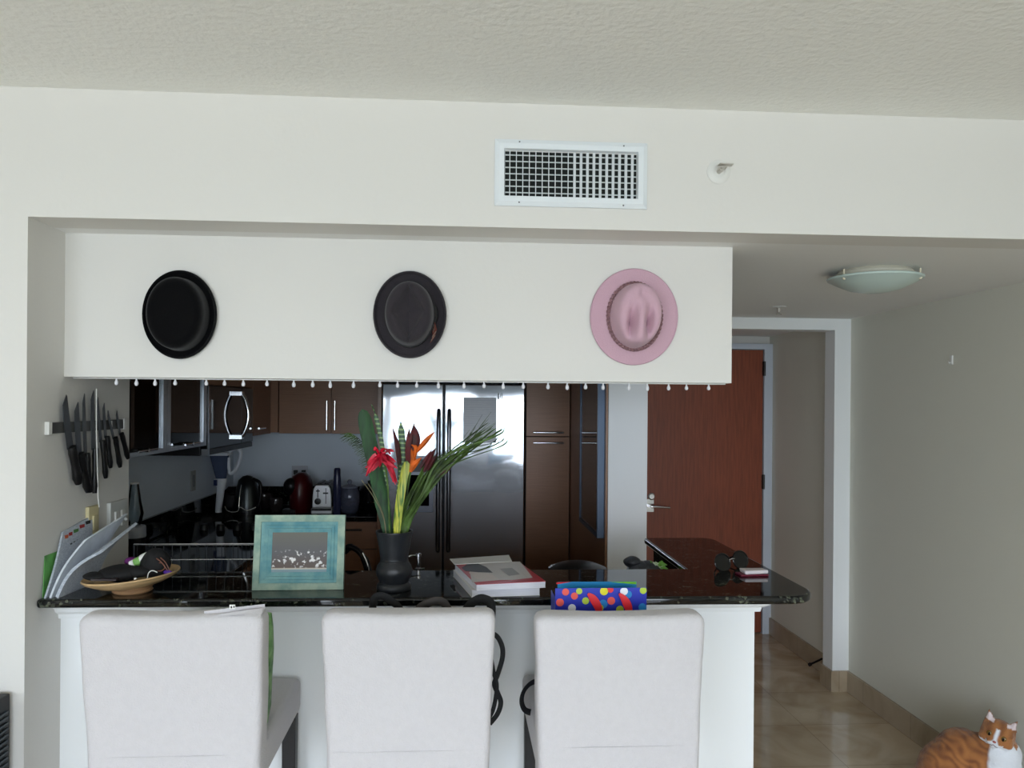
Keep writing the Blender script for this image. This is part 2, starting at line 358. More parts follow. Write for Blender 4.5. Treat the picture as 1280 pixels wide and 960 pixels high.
# refrigerator
FX0, FX1, FY = -.476, .430, 5.08
c = thing('refrigerator', 'stainless steel side by side refrigerator with tall handles', 'refrigerator', (-.02, 5.4, 0))
B().box(FX0, FX1, FY + .06, 5.745, .02, 1.755).done('cabinet_body', mat('fridge_dark_side', (50, 51, 54), .4, .6), c, bevel=.004)
B().box(FX0 + .02, FX1 - .02, FY + .03, FY + .06, .0, .1).done('kick_plate', BLACKP, c)
xm = -.086
dl = B().box(FX0 + .002, xm - .004, FY, FY + .055, .11, 1.755).done('door', FSTEEL, c, bevel=.008)
dr_ = B().box(xm + .004, FX1 - .002, FY, FY + .055, .11, 1.755).done('door', FSTEEL, c, bevel=.008)
for hx, dd in ((xm - .032, dl), (xm + .034, dr_)):
    pts = [(hx, FY, .70), (hx, FY - .04, .73), (hx, FY - .055, .9), (hx, FY - .058, 1.15), (hx, FY - .055, 1.40), (hx, FY - .04, 1.56), (hx, FY, 1.59)]
    B().tube(smooth_pts(pts, 5), .013, 12).done('handle', mat('fridge_handle_steel', (120, 122, 128), .25, 1), dd)
dp = B().box(-.36, -.15, FY - .004, FY + .001, .945, 1.30).done('dispenser_frame', mat('dispenser_grey', (110, 114, 124), .35, .5), dl, bevel=.002)
B().box(-.335, -.175, FY - .007, FY - .0045, .985, 1.18).done('dispenser_recess', BLACKG, dp)
B().box(-.335, -.175, FY - .007, FY - .0045, 1.20, 1.28).done('dispenser_panel', BLACKP, dp)
bd = B(); bd.box(.255, .262, FY - .003, FY - .0005, 1.66, 1.70).box(.268, .272, FY - .003, FY - .0005, 1.668, 1.695).box(.278, .282, FY - .003, FY - .0005, 1.66, 1.70)
bd.done('badge', BLACKP, dr_)
# paper on the fridge
pm, N, L, b = nodes('printed_paper'); b.inputs['Roughness'].default_value = .8
tc = N.new('ShaderNodeTexCoord'); mp = N.new('ShaderNodeMapping'); mp.inputs['Scale'].default_value = (10, 10, 75); L.new(tc.outputs['Object'], mp.inputs[0])
w_ = N.new('ShaderNodeTexWave'); w_.bands_direction = 'Z'; w_.inputs['Scale'].default_value = .45; w_.inputs['Distortion'].default_value = 1.5; w_.inputs['Detail Scale'].default_value = 4; L.new(mp.outputs[0], w_.inputs[0])
r_ = N.new('ShaderNodeValToRGB'); L.new(w_.outputs[0], r_.inputs[0]); L.new(r_.outputs[0], b.inputs['Base Color'])
r_.color_ramp.elements[0].color = rgb((215, 217, 226)); r_.color_ramp.elements[1].color = rgb((245, 246, 250)); r_.color_ramp.elements[1].position = .4
B().box(.037, .246, FY - .0035, FY - .002, 1.385, 1.672).done('paper_sheet', pm, label='printed paper sheet stuck on the right refrigerator door', cat='paper')
# fridge surround
B().box(-.502, -.48, 5.10, 5.748, 0, ZH - .001).done('fridge_side_panel', WOODV, label='narrow brown panel left of the refrigerator', cat='panel')
c = thing('upper_cabinet', 'brown cabinet above the refrigerator mostly behind the soffit', 'cabinet', (-.02, 5.5, 1.8))
B().box(-.478, .432, 5.44, 5.748, 1.80, 2.134).done('cabinet_body', WOODV, c)
B().box(-.476, -.024, 5.42, 5.438, 1.805, 2.13).done('door', WOOD, c); B().box(-.02, .43, 5.42, 5.438, 1.805, 2.13).done('door', WOOD, c)
# pantry
c = thing('pantry_cabinet', 'tall brown pantry cabinet right of the refrigerator', 'cabinet', (.58, 5.4, 0))
B().box(.436, .722, 5.12, 5.745, 0, 2.134).done('cabinet_body', GAPM, c)
for z0, z1, hz_ in ((1.428, 2.13, 1.452), (.10, 1.422, 1.386)):
    d = B().box(.440, .719, 5.10, 5.118, z0, z1).done('door', WOOD, c, bevel=.0015)
    handle_h(B(), .482, .676, 5.10, hz_, .007).done('handle', CHROME, d)
B().box(.724, .735, 3.872, 5.115, 0, ZH - .001).done('wall_panel', WOODV, label='dark brown wood panel behind the framed flower picture', cat='panel')
# framed picture on the panel (faces -X)
c = thing('framed_picture', 'tall glazed picture of a red flower in a metal frame', 'picture', (.70, 4.33, .96))
y0, y1, z0, z1 = 3.90, 4.49, .975, 1.90
B().box(.690, .7235, y0, y0 + .02, z0, z1).box(.690, .7235, y1 - .02, y1, z0, z1).box(.690, .7235, y0 + .02, y1 - .02, z0, z0 + .02).box(.690, .7235, y0 + .02, y1 - .02, z1 - .02, z1).done('frame', mat('blue_grey_metal_frame', (84, 98, 118), .45, .5), c)
B().box(.704, .716, y0 + .02, y1 - .02, z0 + .02, z1 - .02).done('print', mat('brown_print', (84, 58, 42), .6, var=.1, vs=4), c)
fl = B().tube([(.703, 4.20, 1.02), (.703, 4.22, 1.2), (.703, 4.205, 1.33)], .004, 6).m(1).ell((.7025, 4.205, 1.33), (.0012, .03, .045)).ell((.7024, 4.18, 1.34), (.0012, .02, .035)).ell((.7024, 4.23, 1.34), (.0012, .02, .035))
fl.done('painted_flower', [mat('dark_stem', (44, 24, 18), .6), mat('dark_red_petal', (110, 22, 18), .5)], c)
B().box(.695, .698, y0 + .02, y1 - .02, z0 + .02, z1 - .02).done('glass', CLEARG, c)
# base cabinets
c = thing('base_cabinet', 'brown base cabinet with top drawer left of refrigerator', 'cabinet', (-.73, 5.4, 0))
B().box(-.95, -.506, 5.18, 5.745, .1, .878).box(-.95, -.506, 5.23, 5.745, 0, .1).done('cabinet_body', GAPM, c)
d = B().box(-.947, -.509, 5.16, 5.178, .70, .872).done('drawer', WOOD, c, bevel=.0015); handle_h(B(), -.80, -.60, 5.16, .825, .006).done('handle', mat('dark_handle', (60, 48, 42), .4, .6), d)
for x0, x1 in ((-.947, -.730), (-.726, -.509)): B().box(x0, x1, 5.16, 5.178, .11, .695).done('door', WOOD, c, bevel=.0015)
c = thing('base_cabinet', 'brown base cabinets under the cooktop counter on the left', 'cabinet', (-1.27, 4.0, 0))
B().box(-1.565, -.97, 3.0, 5.745, .1, .878).done('cabinet_body', WOODV, c)
for i in range(4): B().box(-.968, -.952, 3.32 + i * .45, 3.76 + i * .45, .11, .872).done('door', WOOD, c, bevel=.0015)
c = thing('base_cabinet', 'base cabinet under the sink behind the bar wall', 'cabinet', (-.2, 3.0, 0))
B().box(-.94, .73, 2.716, 3.26, .1, .878).done('cabinet_body', WOODV, c)
for i in range(4): B().box(-.93 + i * .413, -.525 + i * .413, 3.262, 3.278, .11, .872).done('door', WOOD, c, bevel=.0015)
# cooktop
c = thing('cooktop', 'black glass cooktop on the left kitchen counter', 'cooktop', (-1.26, 4.45, .91))
B().box(-1.52, -.985, 4.10, 4.86, .910, .918).done('glass_surface', BLACKG, c, bevel=.002)
for i, (x, y) in enumerate(((-1.40, 4.55), (-1.31, 4.55), (-1.22, 4.55), (-1.13, 4.55))):
    B().lathe([(0, .919), (.024, .919), (.022, .94), (.017, .952), (0, .952)], (x, y, 0), 20).done('knob', BLACKP, c)

# ------------------------------------------------------------------ wall fittings
# air vent
c = thing('air_vent', 'white louvered air supply vent on the header wall', 'vent', (.319, 2.275, 2.195))
VX0, VX1, VZ0, VZ1 = .100, .540, 2.196, 2.385; fx0, fx1, fz0, fz1 = .130, .509, 2.224, 2.352
VP = mat('vent_enamel', (226, 232, 236), .4)
f = B(); rr = []
for (e, yy) in ((0, 2.279), (0, 2.274), (.012, 2.268), (.027, 2.268), (.03, 2.279)):
    rr.append([(VX0 + e, yy, VZ0 + e), (VX1 - e, yy, VZ0 + e), (VX1 - e, yy, VZ1 - e), (VX0 + e, yy, VZ1 - e)])
f.grid(rr, True, False, False)
f.done('frame', VP, c, sharp=20)
B().box(fx0, fx1, 2.2785, 2.2795, fz0, fz1).done('duct_backing', mat('duct_dark', (22, 26, 24), .9), c)
n = 20
for i in range(n):
    x = fx0 + (fx1 - fx0) * (i + .7) / (n + .4); a = 0 if i < 10 else math.radians(16)
    M_ = Matrix.Translation((x, 2.2725, 0)) @ Matrix.Rotation(a * 2.6, 4, 'Z')
    B().box(-.0009, .0009, -.0042, .0042, fz0, fz1, M_).done('vertical_louver', VP, c)
for i in range(7):
    z = fz0 + (fz1 - fz0) * (i + .6) / 7.2
    B().box(fx0, fx1, 2.2765, 2.2783, z - .0016, z + .0016).done('horizontal_louver', mat('vent_enamel_inner', (196, 202, 202), .5), c)
for x, z in ((.17, 2.377), (.47, 2.374), (.17, 2.205), (.47, 2.203)): B().ell((x, 2.2678, z), (.0025, .0012, .0025), seg=10, rg=6).done('screw', mat('screw_grey', (120, 122, 124), .4, .8), c)
# wall sprinkler
RX = Matrix.Rotation(pi / 2, 4, 'X')
c = thing('wall_sprinkler', 'white sidewall fire sprinkler right of the air vent', 'sprinkler', (.751, 2.27, 2.31))
B().lathe([(0, 0), (.034, 0), (.034, .003), (.027, .008), (.017, .009), (.017, .004), (0, .004)], (0, 0, 0), 32).xf(Matrix.Translation((.751, 2.2798, 2.31)) @ RX).done('escutcheon', WHITEP, c)
s = B().cyl((.751, 2.275, 2.31), (.751, 2.245, 2.31), .007).tube([(.742, 2.255, 2.31), (.742, 2.235, 2.312), (.751, 2.23, 2.312), (.760, 2.235, 2.312), (.760, 2.255, 2.31)], .0022, 8)
s.box(.738, .778, 2.226, 2.250, 2.318, 2.3205).cyl((.751, 2.25, 2.31), (.751, 2.232, 2.31), .003)
s.done('sprinkler_head', mat('sprinkler_metal', (200, 196, 188), .35, .5), c)
# ceiling sprinkler
c = thing('ceiling_sprinkler', 'small pendant fire sprinkler on the hall ceiling', 'sprinkler', (1.615, 3.94, 2.10))
B().lathe([(0, ZH - .0005), (.036, ZH - .0005), (.034, ZH - .005), (.012, ZH - .008), (0, ZH - .008)], (1.615, 3.94, 0), 24).done('escutcheon', WHITEP, c)
B().cyl((1.615, 3.94, ZH - .008), (1.615, 3.94, ZH - .03), .008).lathe([(0, ZH - .042), (.014, ZH - .042), (.014, ZH - .039), (.003, ZH - .03), (0, ZH - .03)], (1.615, 3.94, 0), 16).done('sprinkler_head', mat('sprinkler_metal', (200, 196, 188), .35, .5), c)
# ceiling light
LX, LY = 1.535, 2.86
c = thing('ceiling_light', 'round frosted glass flush ceiling light in the hall', 'lamp', (LX, LY, 2.07))
B().lathe([(0, ZH - .0005), (.125, ZH - .0005), (.135, ZH - .012), (.13, ZH - .028), (0, ZH - .028)], (LX, LY, 0), 40).done('base_plate', mat('light_base_cream', (205, 200, 184), .5), c)
B().lathe([(.118, ZH - .038), (.162, ZH - .026), (.166, ZH - .028), (.164, ZH - .034), (.13, ZH - .052), (.09, ZH - .070), (.045, ZH - .080), (0, ZH - .083)], (LX, LY, 0), 48, cap0=False).done('glass_shade', mat('frosted_green_glass', (196, 214, 208), .3, coat=.3), c)
for a in (math.radians(200), math.radians(320), math.radians(80)):
    p = Vector((LX + .152 * cos(a), LY + .152 * sin(a), ZH - .030))
    B().ell(p + Vector((0, 0, -.006)), (.007, .007, .009), seg=12, rg=8).cyl(p, p + Vector((0, 0, .025)), .003).done('clip', mat('clip_cream', (236, 226, 200), .3), c)
# small hook on right wall
p = atX(1190, 450, 2.249)
B().box(2.243, 2.2495, p.y - .008, p.y + .008, p.z - .02, p.z + .02).tube([(2.244, p.y, p.z - .01), (2.235, p.y, p.z - .016), (2.232, p.y, p.z - .006)], .002, 8).done('wall_hook', WHITEP, label='tiny white adhesive hook on the right hall wall', cat='hook')
# string lights under soffit
SLX = [146, 171, 194, 219, 258, 281, 304, 334, 367, 391, 413, 442, 475, 497, 521, 548, 580, 605, 629, 654, 685, 709, 732, 754, 786, 809, 836, 858, 886]
c = thing('string_lights', 'row of tiny white bulbs strung under the soffit edge', 'string lights', (-.1, 2.52, 1.70))
B().tube([(-1.17, 2.525, 1.7005)] + [(atY(x, 478, 2.525).x, 2.525, 1.7005) for x in SLX] + [(.86, 2.525, 1.7005)], .002, 6).done('cord', WHITEP, c)
BUL = mat('frosted_bulb', (232, 232, 236), .3)
for i, x in enumerate(SLX):
    px = atY(x, 478, 2.525).x; k = .85 + .3 * random.random(); tl = random.uniform(-.003, .003)
    B().lathe([(0, 1.70), (.0022, 1.70), (.003, 1.694), (.0055, 1.694 - .005 * k), (.006, 1.694 - .010 * k), (.004, 1.694 - .0145 * k), (0, 1.694 - .016 * k)], (px, 2.525 + tl, 0), 12).done('bulb', BUL, c)

# ------------------------------------------------------------------ hats (hang on the soffit face Y = 2.49)
def hat(name, label, cx, cz, rings, mats, dent, band=None, tilt=0, thick=.004, extra=None):
    """rings: (rx, rz, height toward viewer, dx, dz)"""
    Y0 = 2.488
    c = thing(name, label, 'hat', (cx, Y0, cz))
    b = B(); seg = 64; R = []
    for rx, rz, h, dx, dz in rings:
        ring = []
        for k in range(seg):
            a = 2 * pi * k / seg; x = rx * cos(a) + dx; z = rz * sin(a) + dz
            y = -h - dent(x, z, h, a)
            xr = x * cos(tilt) - z * sin(tilt); zr = x * sin(tilt) + z * cos(tilt)
            ring.append((cx + xr, Y0 + y, cz + zr))
        R.append(ring)
    b.grid(R, True, False, True)
    o = b.done('felt_body', mats[0], c, sharp=75)
    md = o.modifiers.new('thickness', 'SOLIDIFY'); md.thickness = thick; md.offset = 1 if False else -1
    if band: band(c, cx, Y0, cz, mats[1], tilt)
    return c
def lerp_rings(keys, n=5):
    P = smooth_pts([Vector((k[0], k[1], k[2])) for k in keys], n); D = smooth_pts([Vector((k[3], k[4], 0)) for k in keys], n)
    return [(max(p.x, .0008), max(p.y, .0008), max(p.z, .0006), d.x, d.y) for p, d in zip(P, D)]
BF = mat('black_felt', (6, 6, 8), .95, bump=.3, bs=300, sheen=.15, spec=.1)
GF = mat('charcoal_felt', (52, 48, 52), .95, bump=.3, bs=300, sheen=.15, spec=.2)
GF2 = mat('black_ribbon', (8, 8, 9), .6)
PF = mat('dusty_pink_felt', (202, 166, 180), .92, bump=.3, bs=300, sheen=.15, spec=.2)
def bandring(rx, rz, h0, h1, dx, dz, th=.003):
    def fn(c, cx, Y0, cz, m, tilt):
        b = B(); seg = 64; R = []
        for k in range(seg):
            a = 2 * pi * k / seg
            def P(e, h):
                x = (rx + e) * cos(a) + dx; z = (rz + e) * sin(a) + dz
                return (cx + x * cos(tilt) - z * sin(tilt), Y0 - h, cz + x * sin(tilt) + z * cos(tilt))
            R.append([P(0, h0), P(th, h0), P(th, h1), P(0, h1)])
        R.append(R[0]); b.grid(R, True, False, False); bmesh.ops.remove_doubles(b.bm, verts=b.bm.verts, dist=1e-6)
        b.done('hat_band', m, c)
    return fn
# black pork-pie
k1 = lerp_rings([(.108, .132, .020, 0, 0), (.110, .134, .012, 0, 0), (.104, .128, .006, 0, 0), (.088, .112, .005, 0, 0), (.082, .106, .010, 0, 0), (.080, .104, .03, 0, 0), (.079, .103, .055, 0, 0), (.074, .098, .066, 0, 0), (.066, .088, .070, 0, 0), (.052, .070, .069, 0, 0), (.03, .04, .068, 0, 0), (0, 0, .068, 0, 0)])
hat('black_hat', 'plain black felt hat, leftmost on the white soffit', -.838, 1.893, k1, [BF, GF2], lambda x, z, h, a: 0, bandring(.080, .104, .010, .030, 0, 0, .0025))
# charcoal trilby
def dent2(x, z, h, a):
    if h < .06: return 0
    d = abs(x) / .052 + abs(z - .0) / .086
    return -.03 * max(0, 1 - d) ** .5 if d < 1 else 0
k2 = lerp_rings([(.109, .131, .026, 0, 0), (.112, .134, .018, 0, 0), (.106, .128, .008, 0, 0), (.090, .112, .005, 0, 0), (.076, .100, .006, 0, 0), (.072, .097, .012, 0, 0), (.070, .094, .04, 0, 0), (.066, .089, .078, 0, 0), (.061, .083, .092, 0, 0), (.050, .070, .097, 0, 0), (.035, .05, .097, 0, 0), (.018, .025, .097, 0, 0), (0, 0, .097, 0, 0)])
h2 = hat('charcoal_hat', 'charcoal felt trilby with black band, middle of the three hats', -.148, 1.903, k2, [GF, GF2], dent2, bandring(.073, .098, .012, .042, 0, 0, .0035))
bo = B().tube([(-.148 + .078 * cos(a), 2.488 - .03, 1.903 + .102 * sin(a)) for a in (.3, .1, -.1, -.3)], [.005, .009, .009, .004], 8)
bo.done('band_bow', GF2, h2)
ft = B()
for i in range(5):
    a = -.25 - i * .06; p0 = Vector((-.148 + .079 * cos(a), 2.488 - .038, 1.903 + .103 * sin(a)))
    ft.m(i % 2).tube([p0, p0 + Vector((.004, -.006, -.022)), p0 + Vector((-.006, -.012, -.04))], [.001, .003, .0006], 6)
ft.done('band_feather', [mat('feather_red', (96, 42, 32), .7), mat('feather_tan', (120, 104, 92), .7)], h2)
# pink fedora: teardrop crown
def dent3(x, z, h, a):
    if h < .05: return 0
    u = x; v = z - .01
    f = max(0, min(1, (h - .05) / .05))
    centre = .010 * math.exp(-(u / .012) ** 2) * (1 if v < .02 else math.exp(-((v - .02) / .02) ** 2))
    l = -.050 * math.exp(-((u + .027) / .014) ** 2 - ((v + .040) / .040) ** 2)
    r = -.050 * math.exp(-((u - .027) / .014) ** 2 - ((v + .036) / .040) ** 2)
    top = -.012 * math.exp(-(u / .014) ** 2 - ((v - .05) / .03) ** 2)
    return f * (centre + l + r + top)
k3 = lerp_rings([(.139, .150, .010, 0, 0), (.140, .152, .006, 0, 0), (.132, .144, .004, 0, 0), (.110, .125, .004, 0, 0), (.088, .110, .006, -.002, 0), (.076, .100, .012, -.002, 0), (.072, .097, .03, -.002, 0), (.068, .093, .07, -.002, 0), (.062, .086, .100, -.002, 0), (.050, .073, .112, -.002, 0), (.038, .056, .115, -.002, 0), (.026, .04, .115, -.002, 0), (.013, .02, .115, -.002, 0), (0, 0, .115, -.002, 0)], 4)
def braid(c, cx, Y0, cz, m, tilt):
    b = B()
    for j in range(3):
        pts = []
        for k in range(140):
            a = 2 * pi * k / 140; ph = a * 16 + j * 2 * pi / 3
            rx = .0815 + .0040 * cos(ph); rz = .104 + .0035 * cos(ph); h = .022 + .008 * sin(2 * ph) + .008 * cos(a + .5) 
            pts.append((cx - .002 + rx * cos(a), Y0 - h, cz + rz * sin(a)))
        b.tube(pts, .0034, 6, closed=True)
    b.done('braided_band', m, c)
hat('pink_hat', 'dusty pink wide brimmed fedora with braided band', .551, 1.908, k3, [PF, mat('mauve_braid', (150, 116, 120), .8)], dent3, braid, tilt=-.06)

# ------------------------------------------------------------------ knives on magnetic strip (wall X = -1.18)
c = thing('magnetic_knife_strip', 'magnetic steel knife strip with white end caps on the side wall', 'knife rack', (-1.17, 2.64, 1.53))
B().box(-1.1795, -1.168, 2.395, 2.89, 1.535, 1.567).done('bar', mat('dark_strip_metal', (96, 96, 94), .4, .7), c, bevel=.001)
for a, b_ in ((2.374, 2.394), (2.891, 2.912)): B().box(-1.1795, -1.166, a, b_, 1.532, 1.570).done('end_cap', WHITEP, c, bevel=.002)
for z in (2.70, 2.79): B().box(-1.1679, -1.1672, z - .008, z + .008, 1.538, 1.564).done('magnet_face', WHITEP, c)
KN = [((82, 495), (90, 560), (98, 606), .030), ((97, 503), (101, 568), (110, 616), .026), ((106, 492), (109, 568), (112, 617), .018), ((117, 488), (119, 562), (118, 618), .022), ((123, 497), (128, 552), (132, 599), .016), ((131, 504), (134, 547), (138, 586), .015), ((136, 514), (144, 548), (150, 585), .012), ((147, 514), (152, 543), (160, 574), .013)]
KL = ['large chef knife nearest the left end of the strip', 'broad serrated kitchen knife, second from the left on the strip', 'long slim carving knife, third from the left on the strip', 'tallest straight knife in the middle of the strip', 'narrow slicing knife just right of the pale cord', 'medium utility knife, third from the right on the strip', 'small paring knife, second from the right on the strip', 'tilted little knife hanging at the right end of the strip']
BLD = mat('knife_steel', (96, 99, 104), .3, .9)
for i, (t, m_, e, w) in enumerate(KN):
    X0 = -1.160
    T, Mm, E_ = [atX(p[0], p[1], X0) for p in (t, m_, e)]
    c = thing('kitchen_knife', KL[i], 'knife', E_, 'black handled knives on the magnetic strip')
    d = (T - Mm); ln = d.length; d.normalize(); s_ = Vector((0, d.z, -d.y)); w *= 1.25
    def PP(u, v): q = Mm + d * (u * ln) + s_ * v; return (q.y, q.z)
    pl = [PP(0, -w / 2), PP(.6, -w / 2), PP(.85, -w * .35), PP(1, w * .42), PP(.97, w / 2), PP(0, w / 2)]
    B().prism(pl, X0 - .006, X0 - .0045, 'X').done('blade', BLD, c)
    hd = (E_ - Mm); hl = hd.length; hd.normalize(); hw = max(w * .46, .011)
    pts = [Mm - hd * .004 + hd * (hl * k / 6) for k in range(7)]
    B().tube(pts, [hw * .85, hw, hw * .9, hw * .85, hw * .95, hw * 1.1, hw * .7], 10, flat=.75, up=(1, 0, 0)).xf(Matrix.Translation((.001, 0, 0))).done('handle', BLACKP, c, sharp=60)
B().tube([atX(x, y, -1.150) for x, y in ((120.5, 486), (120.5, 540), (121.5, 575), (122, 600), (122.5, 622), (124, 634))], .0018, 8).done('cord', mat('pale_cord', (236, 236, 230), .5), label='thin pale cord hanging down over the knives on the side wall', cat='cord')
# switch plates
c = thing('switch_plate', 'cream light switch plate below the knives', 'light switch', (-1.175, 2.665, 1.20))
B().box(-1.1795, -1.168, 2.632, 2.704, 1.187, 1.292).done('plate', mat('cream_plastic', (216, 204, 160), .45), c, bevel=.002)
B().box(-1.168, -1.163, 2.655, 2.68, 1.215, 1.262).done('rocker', mat('cream_plastic', (216, 204, 160), .45), c, bevel=.001)
c = thing('switch_plate', 'clear cornered double switch plate near the wall end', 'light switch', (-1.175, 2.85, 1.17))
B().box(-1.1795, -1.166, 2.787, 2.925, 1.166, 1.286).done('plate', mat('grey_white_plastic', (206, 208, 204), .3), c, bevel=.002)
for y in (2.83, 2.88): B().box(-1.166, -1.160, y - .012, y + .012, 1.198, 1.252).cyl((-1.160, y, 1.225), (-1.150, y, 1.215), .006).done('toggle', WHITEP, c)
# kitchen outlets
c = thing('wall_outlet', 'outlet on the kitchen back wall with two black plugs', 'outlet', (-1.11, 5.745, 1.10))
B().box(-1.165, -1.055, 5.743, 5.7495, 1.095, 1.185).done('plate', mat('blue_grey_plate', (190, 194, 202), .4), c, bevel=.002)
for x, pth in ((-1.135, [(0, 0, 0), (0, -.02, -.06), (.01, -.05, -.12)]), (-1.080, [(0, 0, 0), (.03, -.03, -.06), (.055, -.06, -.13), (.06, -.09, -.19)])):
    pl = thing('power_plug', 'left black plug with short cord in the back wall outlet' if x < -1.1 else 'right black plug whose cord runs down behind the toaster', 'plug', (x, 5.73, 1.13), 'plugs in the back wall outlet')
    B().box(x - .013, x + .013, 5.715, 5.743, 1.125, 1.155).done('plug_body', BLACKP, pl, bevel=.003)
    B().tube(smooth_pts([Vector((x, 5.714, 1.13)) + Vector(q) for q in pth], 5), .003, 6).done('cord', BLACKP, pl)
p = atX(241, 601, -1.568)
c = thing('wall_outlet', 'pale outlet plate on the left kitchen wall', 'outlet', (-1.565, p.y, p.z - .06))
B().box(-1.5695, -1.563, p.y - .04, p.y + .04, p.z - .06, p.z + .06).done('plate', mat('grey_plate', (170, 172, 172), .4), c, bevel=.002)
B().box(-1.563, -1.560, p.y - .014, p.y + .014, p.z - .035, p.z + .035).done('socket', mat('socket_grey', (130, 132, 134), .4), c)

# ------------------------------------------------------------------ stools
def stool(label, xa0, xa1, xb0, xb1, ztop, seam_rx=0, yb=1.945):
    """back face spans xa0..xa1 at top and xb0..xb1 at seat height"""
    xc = (xb0 + xb1) / 2; yf = yb + .52; th = .085
    c = thing('bar_stool', label, 'bar stool', (xc, yb + .25, 0), 'white slipcovered bar stools at the bar')
    b = B(); R = []; ztp = ztop - .008
    levels = [(.66 + (ztp - .022 - .66) * i / 13, 0) for i in range(14)] + [(ztp - .022 + .022 * sin(a), .022 * (1 - cos(a))) for a in (pi / 8, pi / 4, 3 * pi / 8, pi / 2)]
    for z, e in levels:
        tt = max(0, (z - .78) / (ztp - .78)); x0 = xb0 + (xa0 - xb0) * tt + e; x1 = xb1 + (xa1 - xb1) * tt - e
        lean = -.018 * tt; r = .018; ring = []; zz = 0
        for (cx_, cy_, a0) in ((x1 - r, yb + th - r - e, 0), (x0 + r, yb + th - r - e, pi / 2), (x0 + r, yb + r + e, pi), (x1 - r, yb + r + e, 3 * pi / 2)):
            for k in range(5):
                a = a0 + (pi / 2) * k / 4; ring.append((cx_ + r * cos(a), cy_ + lean + r * sin(a), z))
        # extra points along the long sides so the cloth can sag
        full = []
        for k in range(20):
            p, q = ring[k], ring[(k + 1) % 20]; full.append(p)
            if k in (4, 14):
                for m_ in range(1, 9): t = m_ / 9; full.append((p[0] + (q[0] - p[0]) * t, p[1] + (q[1] - p[1]) * t, z - (.004 * sin(pi * t) if z > ztp - .03 else 0)))
        R.append(full)
    b.grid(R)
    b.done('backrest', CLOTH, c, sharp=70, jitter=.0035, jscale=11)
    # seam ridge of the slipcover at seat height
    B().tube([(xb0 + .016, yb - .0005, .791), (xb0 + .1, yb - .001, .789), (xb1 - .1, yb - .001, .789), (xb1 - .016, yb - .0005, .791)], .0018, 8).done('seam', CLOTH, c)
    B().box(xb0 + .002, xb1 - .002, yb + th - .01, yf, .705, .80).done('seat', CLOTH, c, bevel=.018, seg=4)
    B().box(xb0 + .003, xb1 - .003, yb + .006, yf - .01, .702, .735).done('seat_skirt', CLOTH, c, bevel=.012, seg=3)
    for x in (xb0 + .026, xb1 - .026):
        for y in (yb + .04, yf - .045):
            B().grid([[(x - r, y - r, z), (x + r, y - r, z), (x + r, y + r, z), (x - r, y + r, z)] for r, z in ((.017, 0), (.020, .70))]).done('leg', DARKW, c, bevel=.002)
    B().box(xb0 + .03, xb1 - .03, yf - .055, yf - .035, .24, .27).done('footrest', DARKW, c, bevel=.003)
    B().box(xb0 + .018, xb0 + .034, yb + .05, yf - .05, .30, .33).box(xb1 - .034, xb1 - .018, yb + .05, yf - .05, .30, .33).done('side_rail', DARKW, c, bevel=.003)
    return c
yb = 1.945
def sx(x, y): return atY(x, y, yb).x
stool1 = stool('white slipcovered bar stool on the left, seat side showing', sx(99, 765), sx(330, 765), sx(107, 935), sx(325, 935), atY(220, 763, yb).z)
stool2 = stool('middle white slipcovered bar stool holding a black bag', sx(402, 765), sx(620, 765), sx(407, 935), sx(612, 935), atY(510, 761, yb).z)
stool3 = stool('white slipcovered bar stool on the right below the polka dot bag', sx(669, 765), sx(880, 765), sx(673, 935), sx(876, 935), atY(770, 763.5, yb).z)
# folded cloth corner and care tag on first stool
zt = atY(300, 760, yb + .03).z
q0 = [atY(255, 764, 1.95), atY(295, 759, 1.96), atY(331, 755, 1.975), atY(331, 768, 1.985), atY(325, 772, 1.94), atY(300, 768, 1.935)]
ffold = B(); ffold.grid([[q0[0], q0[1], q0[2]], [q + Vector((0, .004, -.012)) for q in (q0[0], q0[1], q0[2])], [q0[0] + Vector((0, -.004, -.02)), q0[5], q0[4]], [q0[0] + Vector((0, -.012, -.012)), q0[1] + Vector((0, -.01, -.008)), q0[2] + Vector((0, -.012, -.006))]], True)
ffold.done('cover_fold', CLOTH, stool1, sharp=60)
tg = [atY(287, 758, 1.93), atY(294, 757, 1.93)]
B().box(tg[0].x, tg[1].x, 1.929, 1.931, tg[0].z - .006, tg[0].z + .004).m(1).box(tg[0].x + .003, tg[0].x + .006, 1.9280, 1.929, tg[0].z - .004, tg[0].z + .001).box(tg[0].x + .009, tg[0].x + .012, 1.928, 1.929, tg[0].z - .003, tg[0].z + .002).done('care_tag', [WHITEP, BLACKP], stool1)

# ------------------------------------------------------------------ bags
# polka dot gift bag on right stool
BY0, BY1 = 2.10, 2.195
p0 = atY(693, 762, BY0); p1 = atY(809, 762, BY0); zb = .805
zf = atY(750, 735, BY0).z; zr = atY(750, 727, BY1).z
c = thing('gift_bag', 'blue gift bag with coloured polka dots on the right stool', 'bag', ((p0.x + p1.x) / 2, 2.15, zb))
x0, x1 = p0.x + .002, p1.x - .002
g = B(); th = .0015
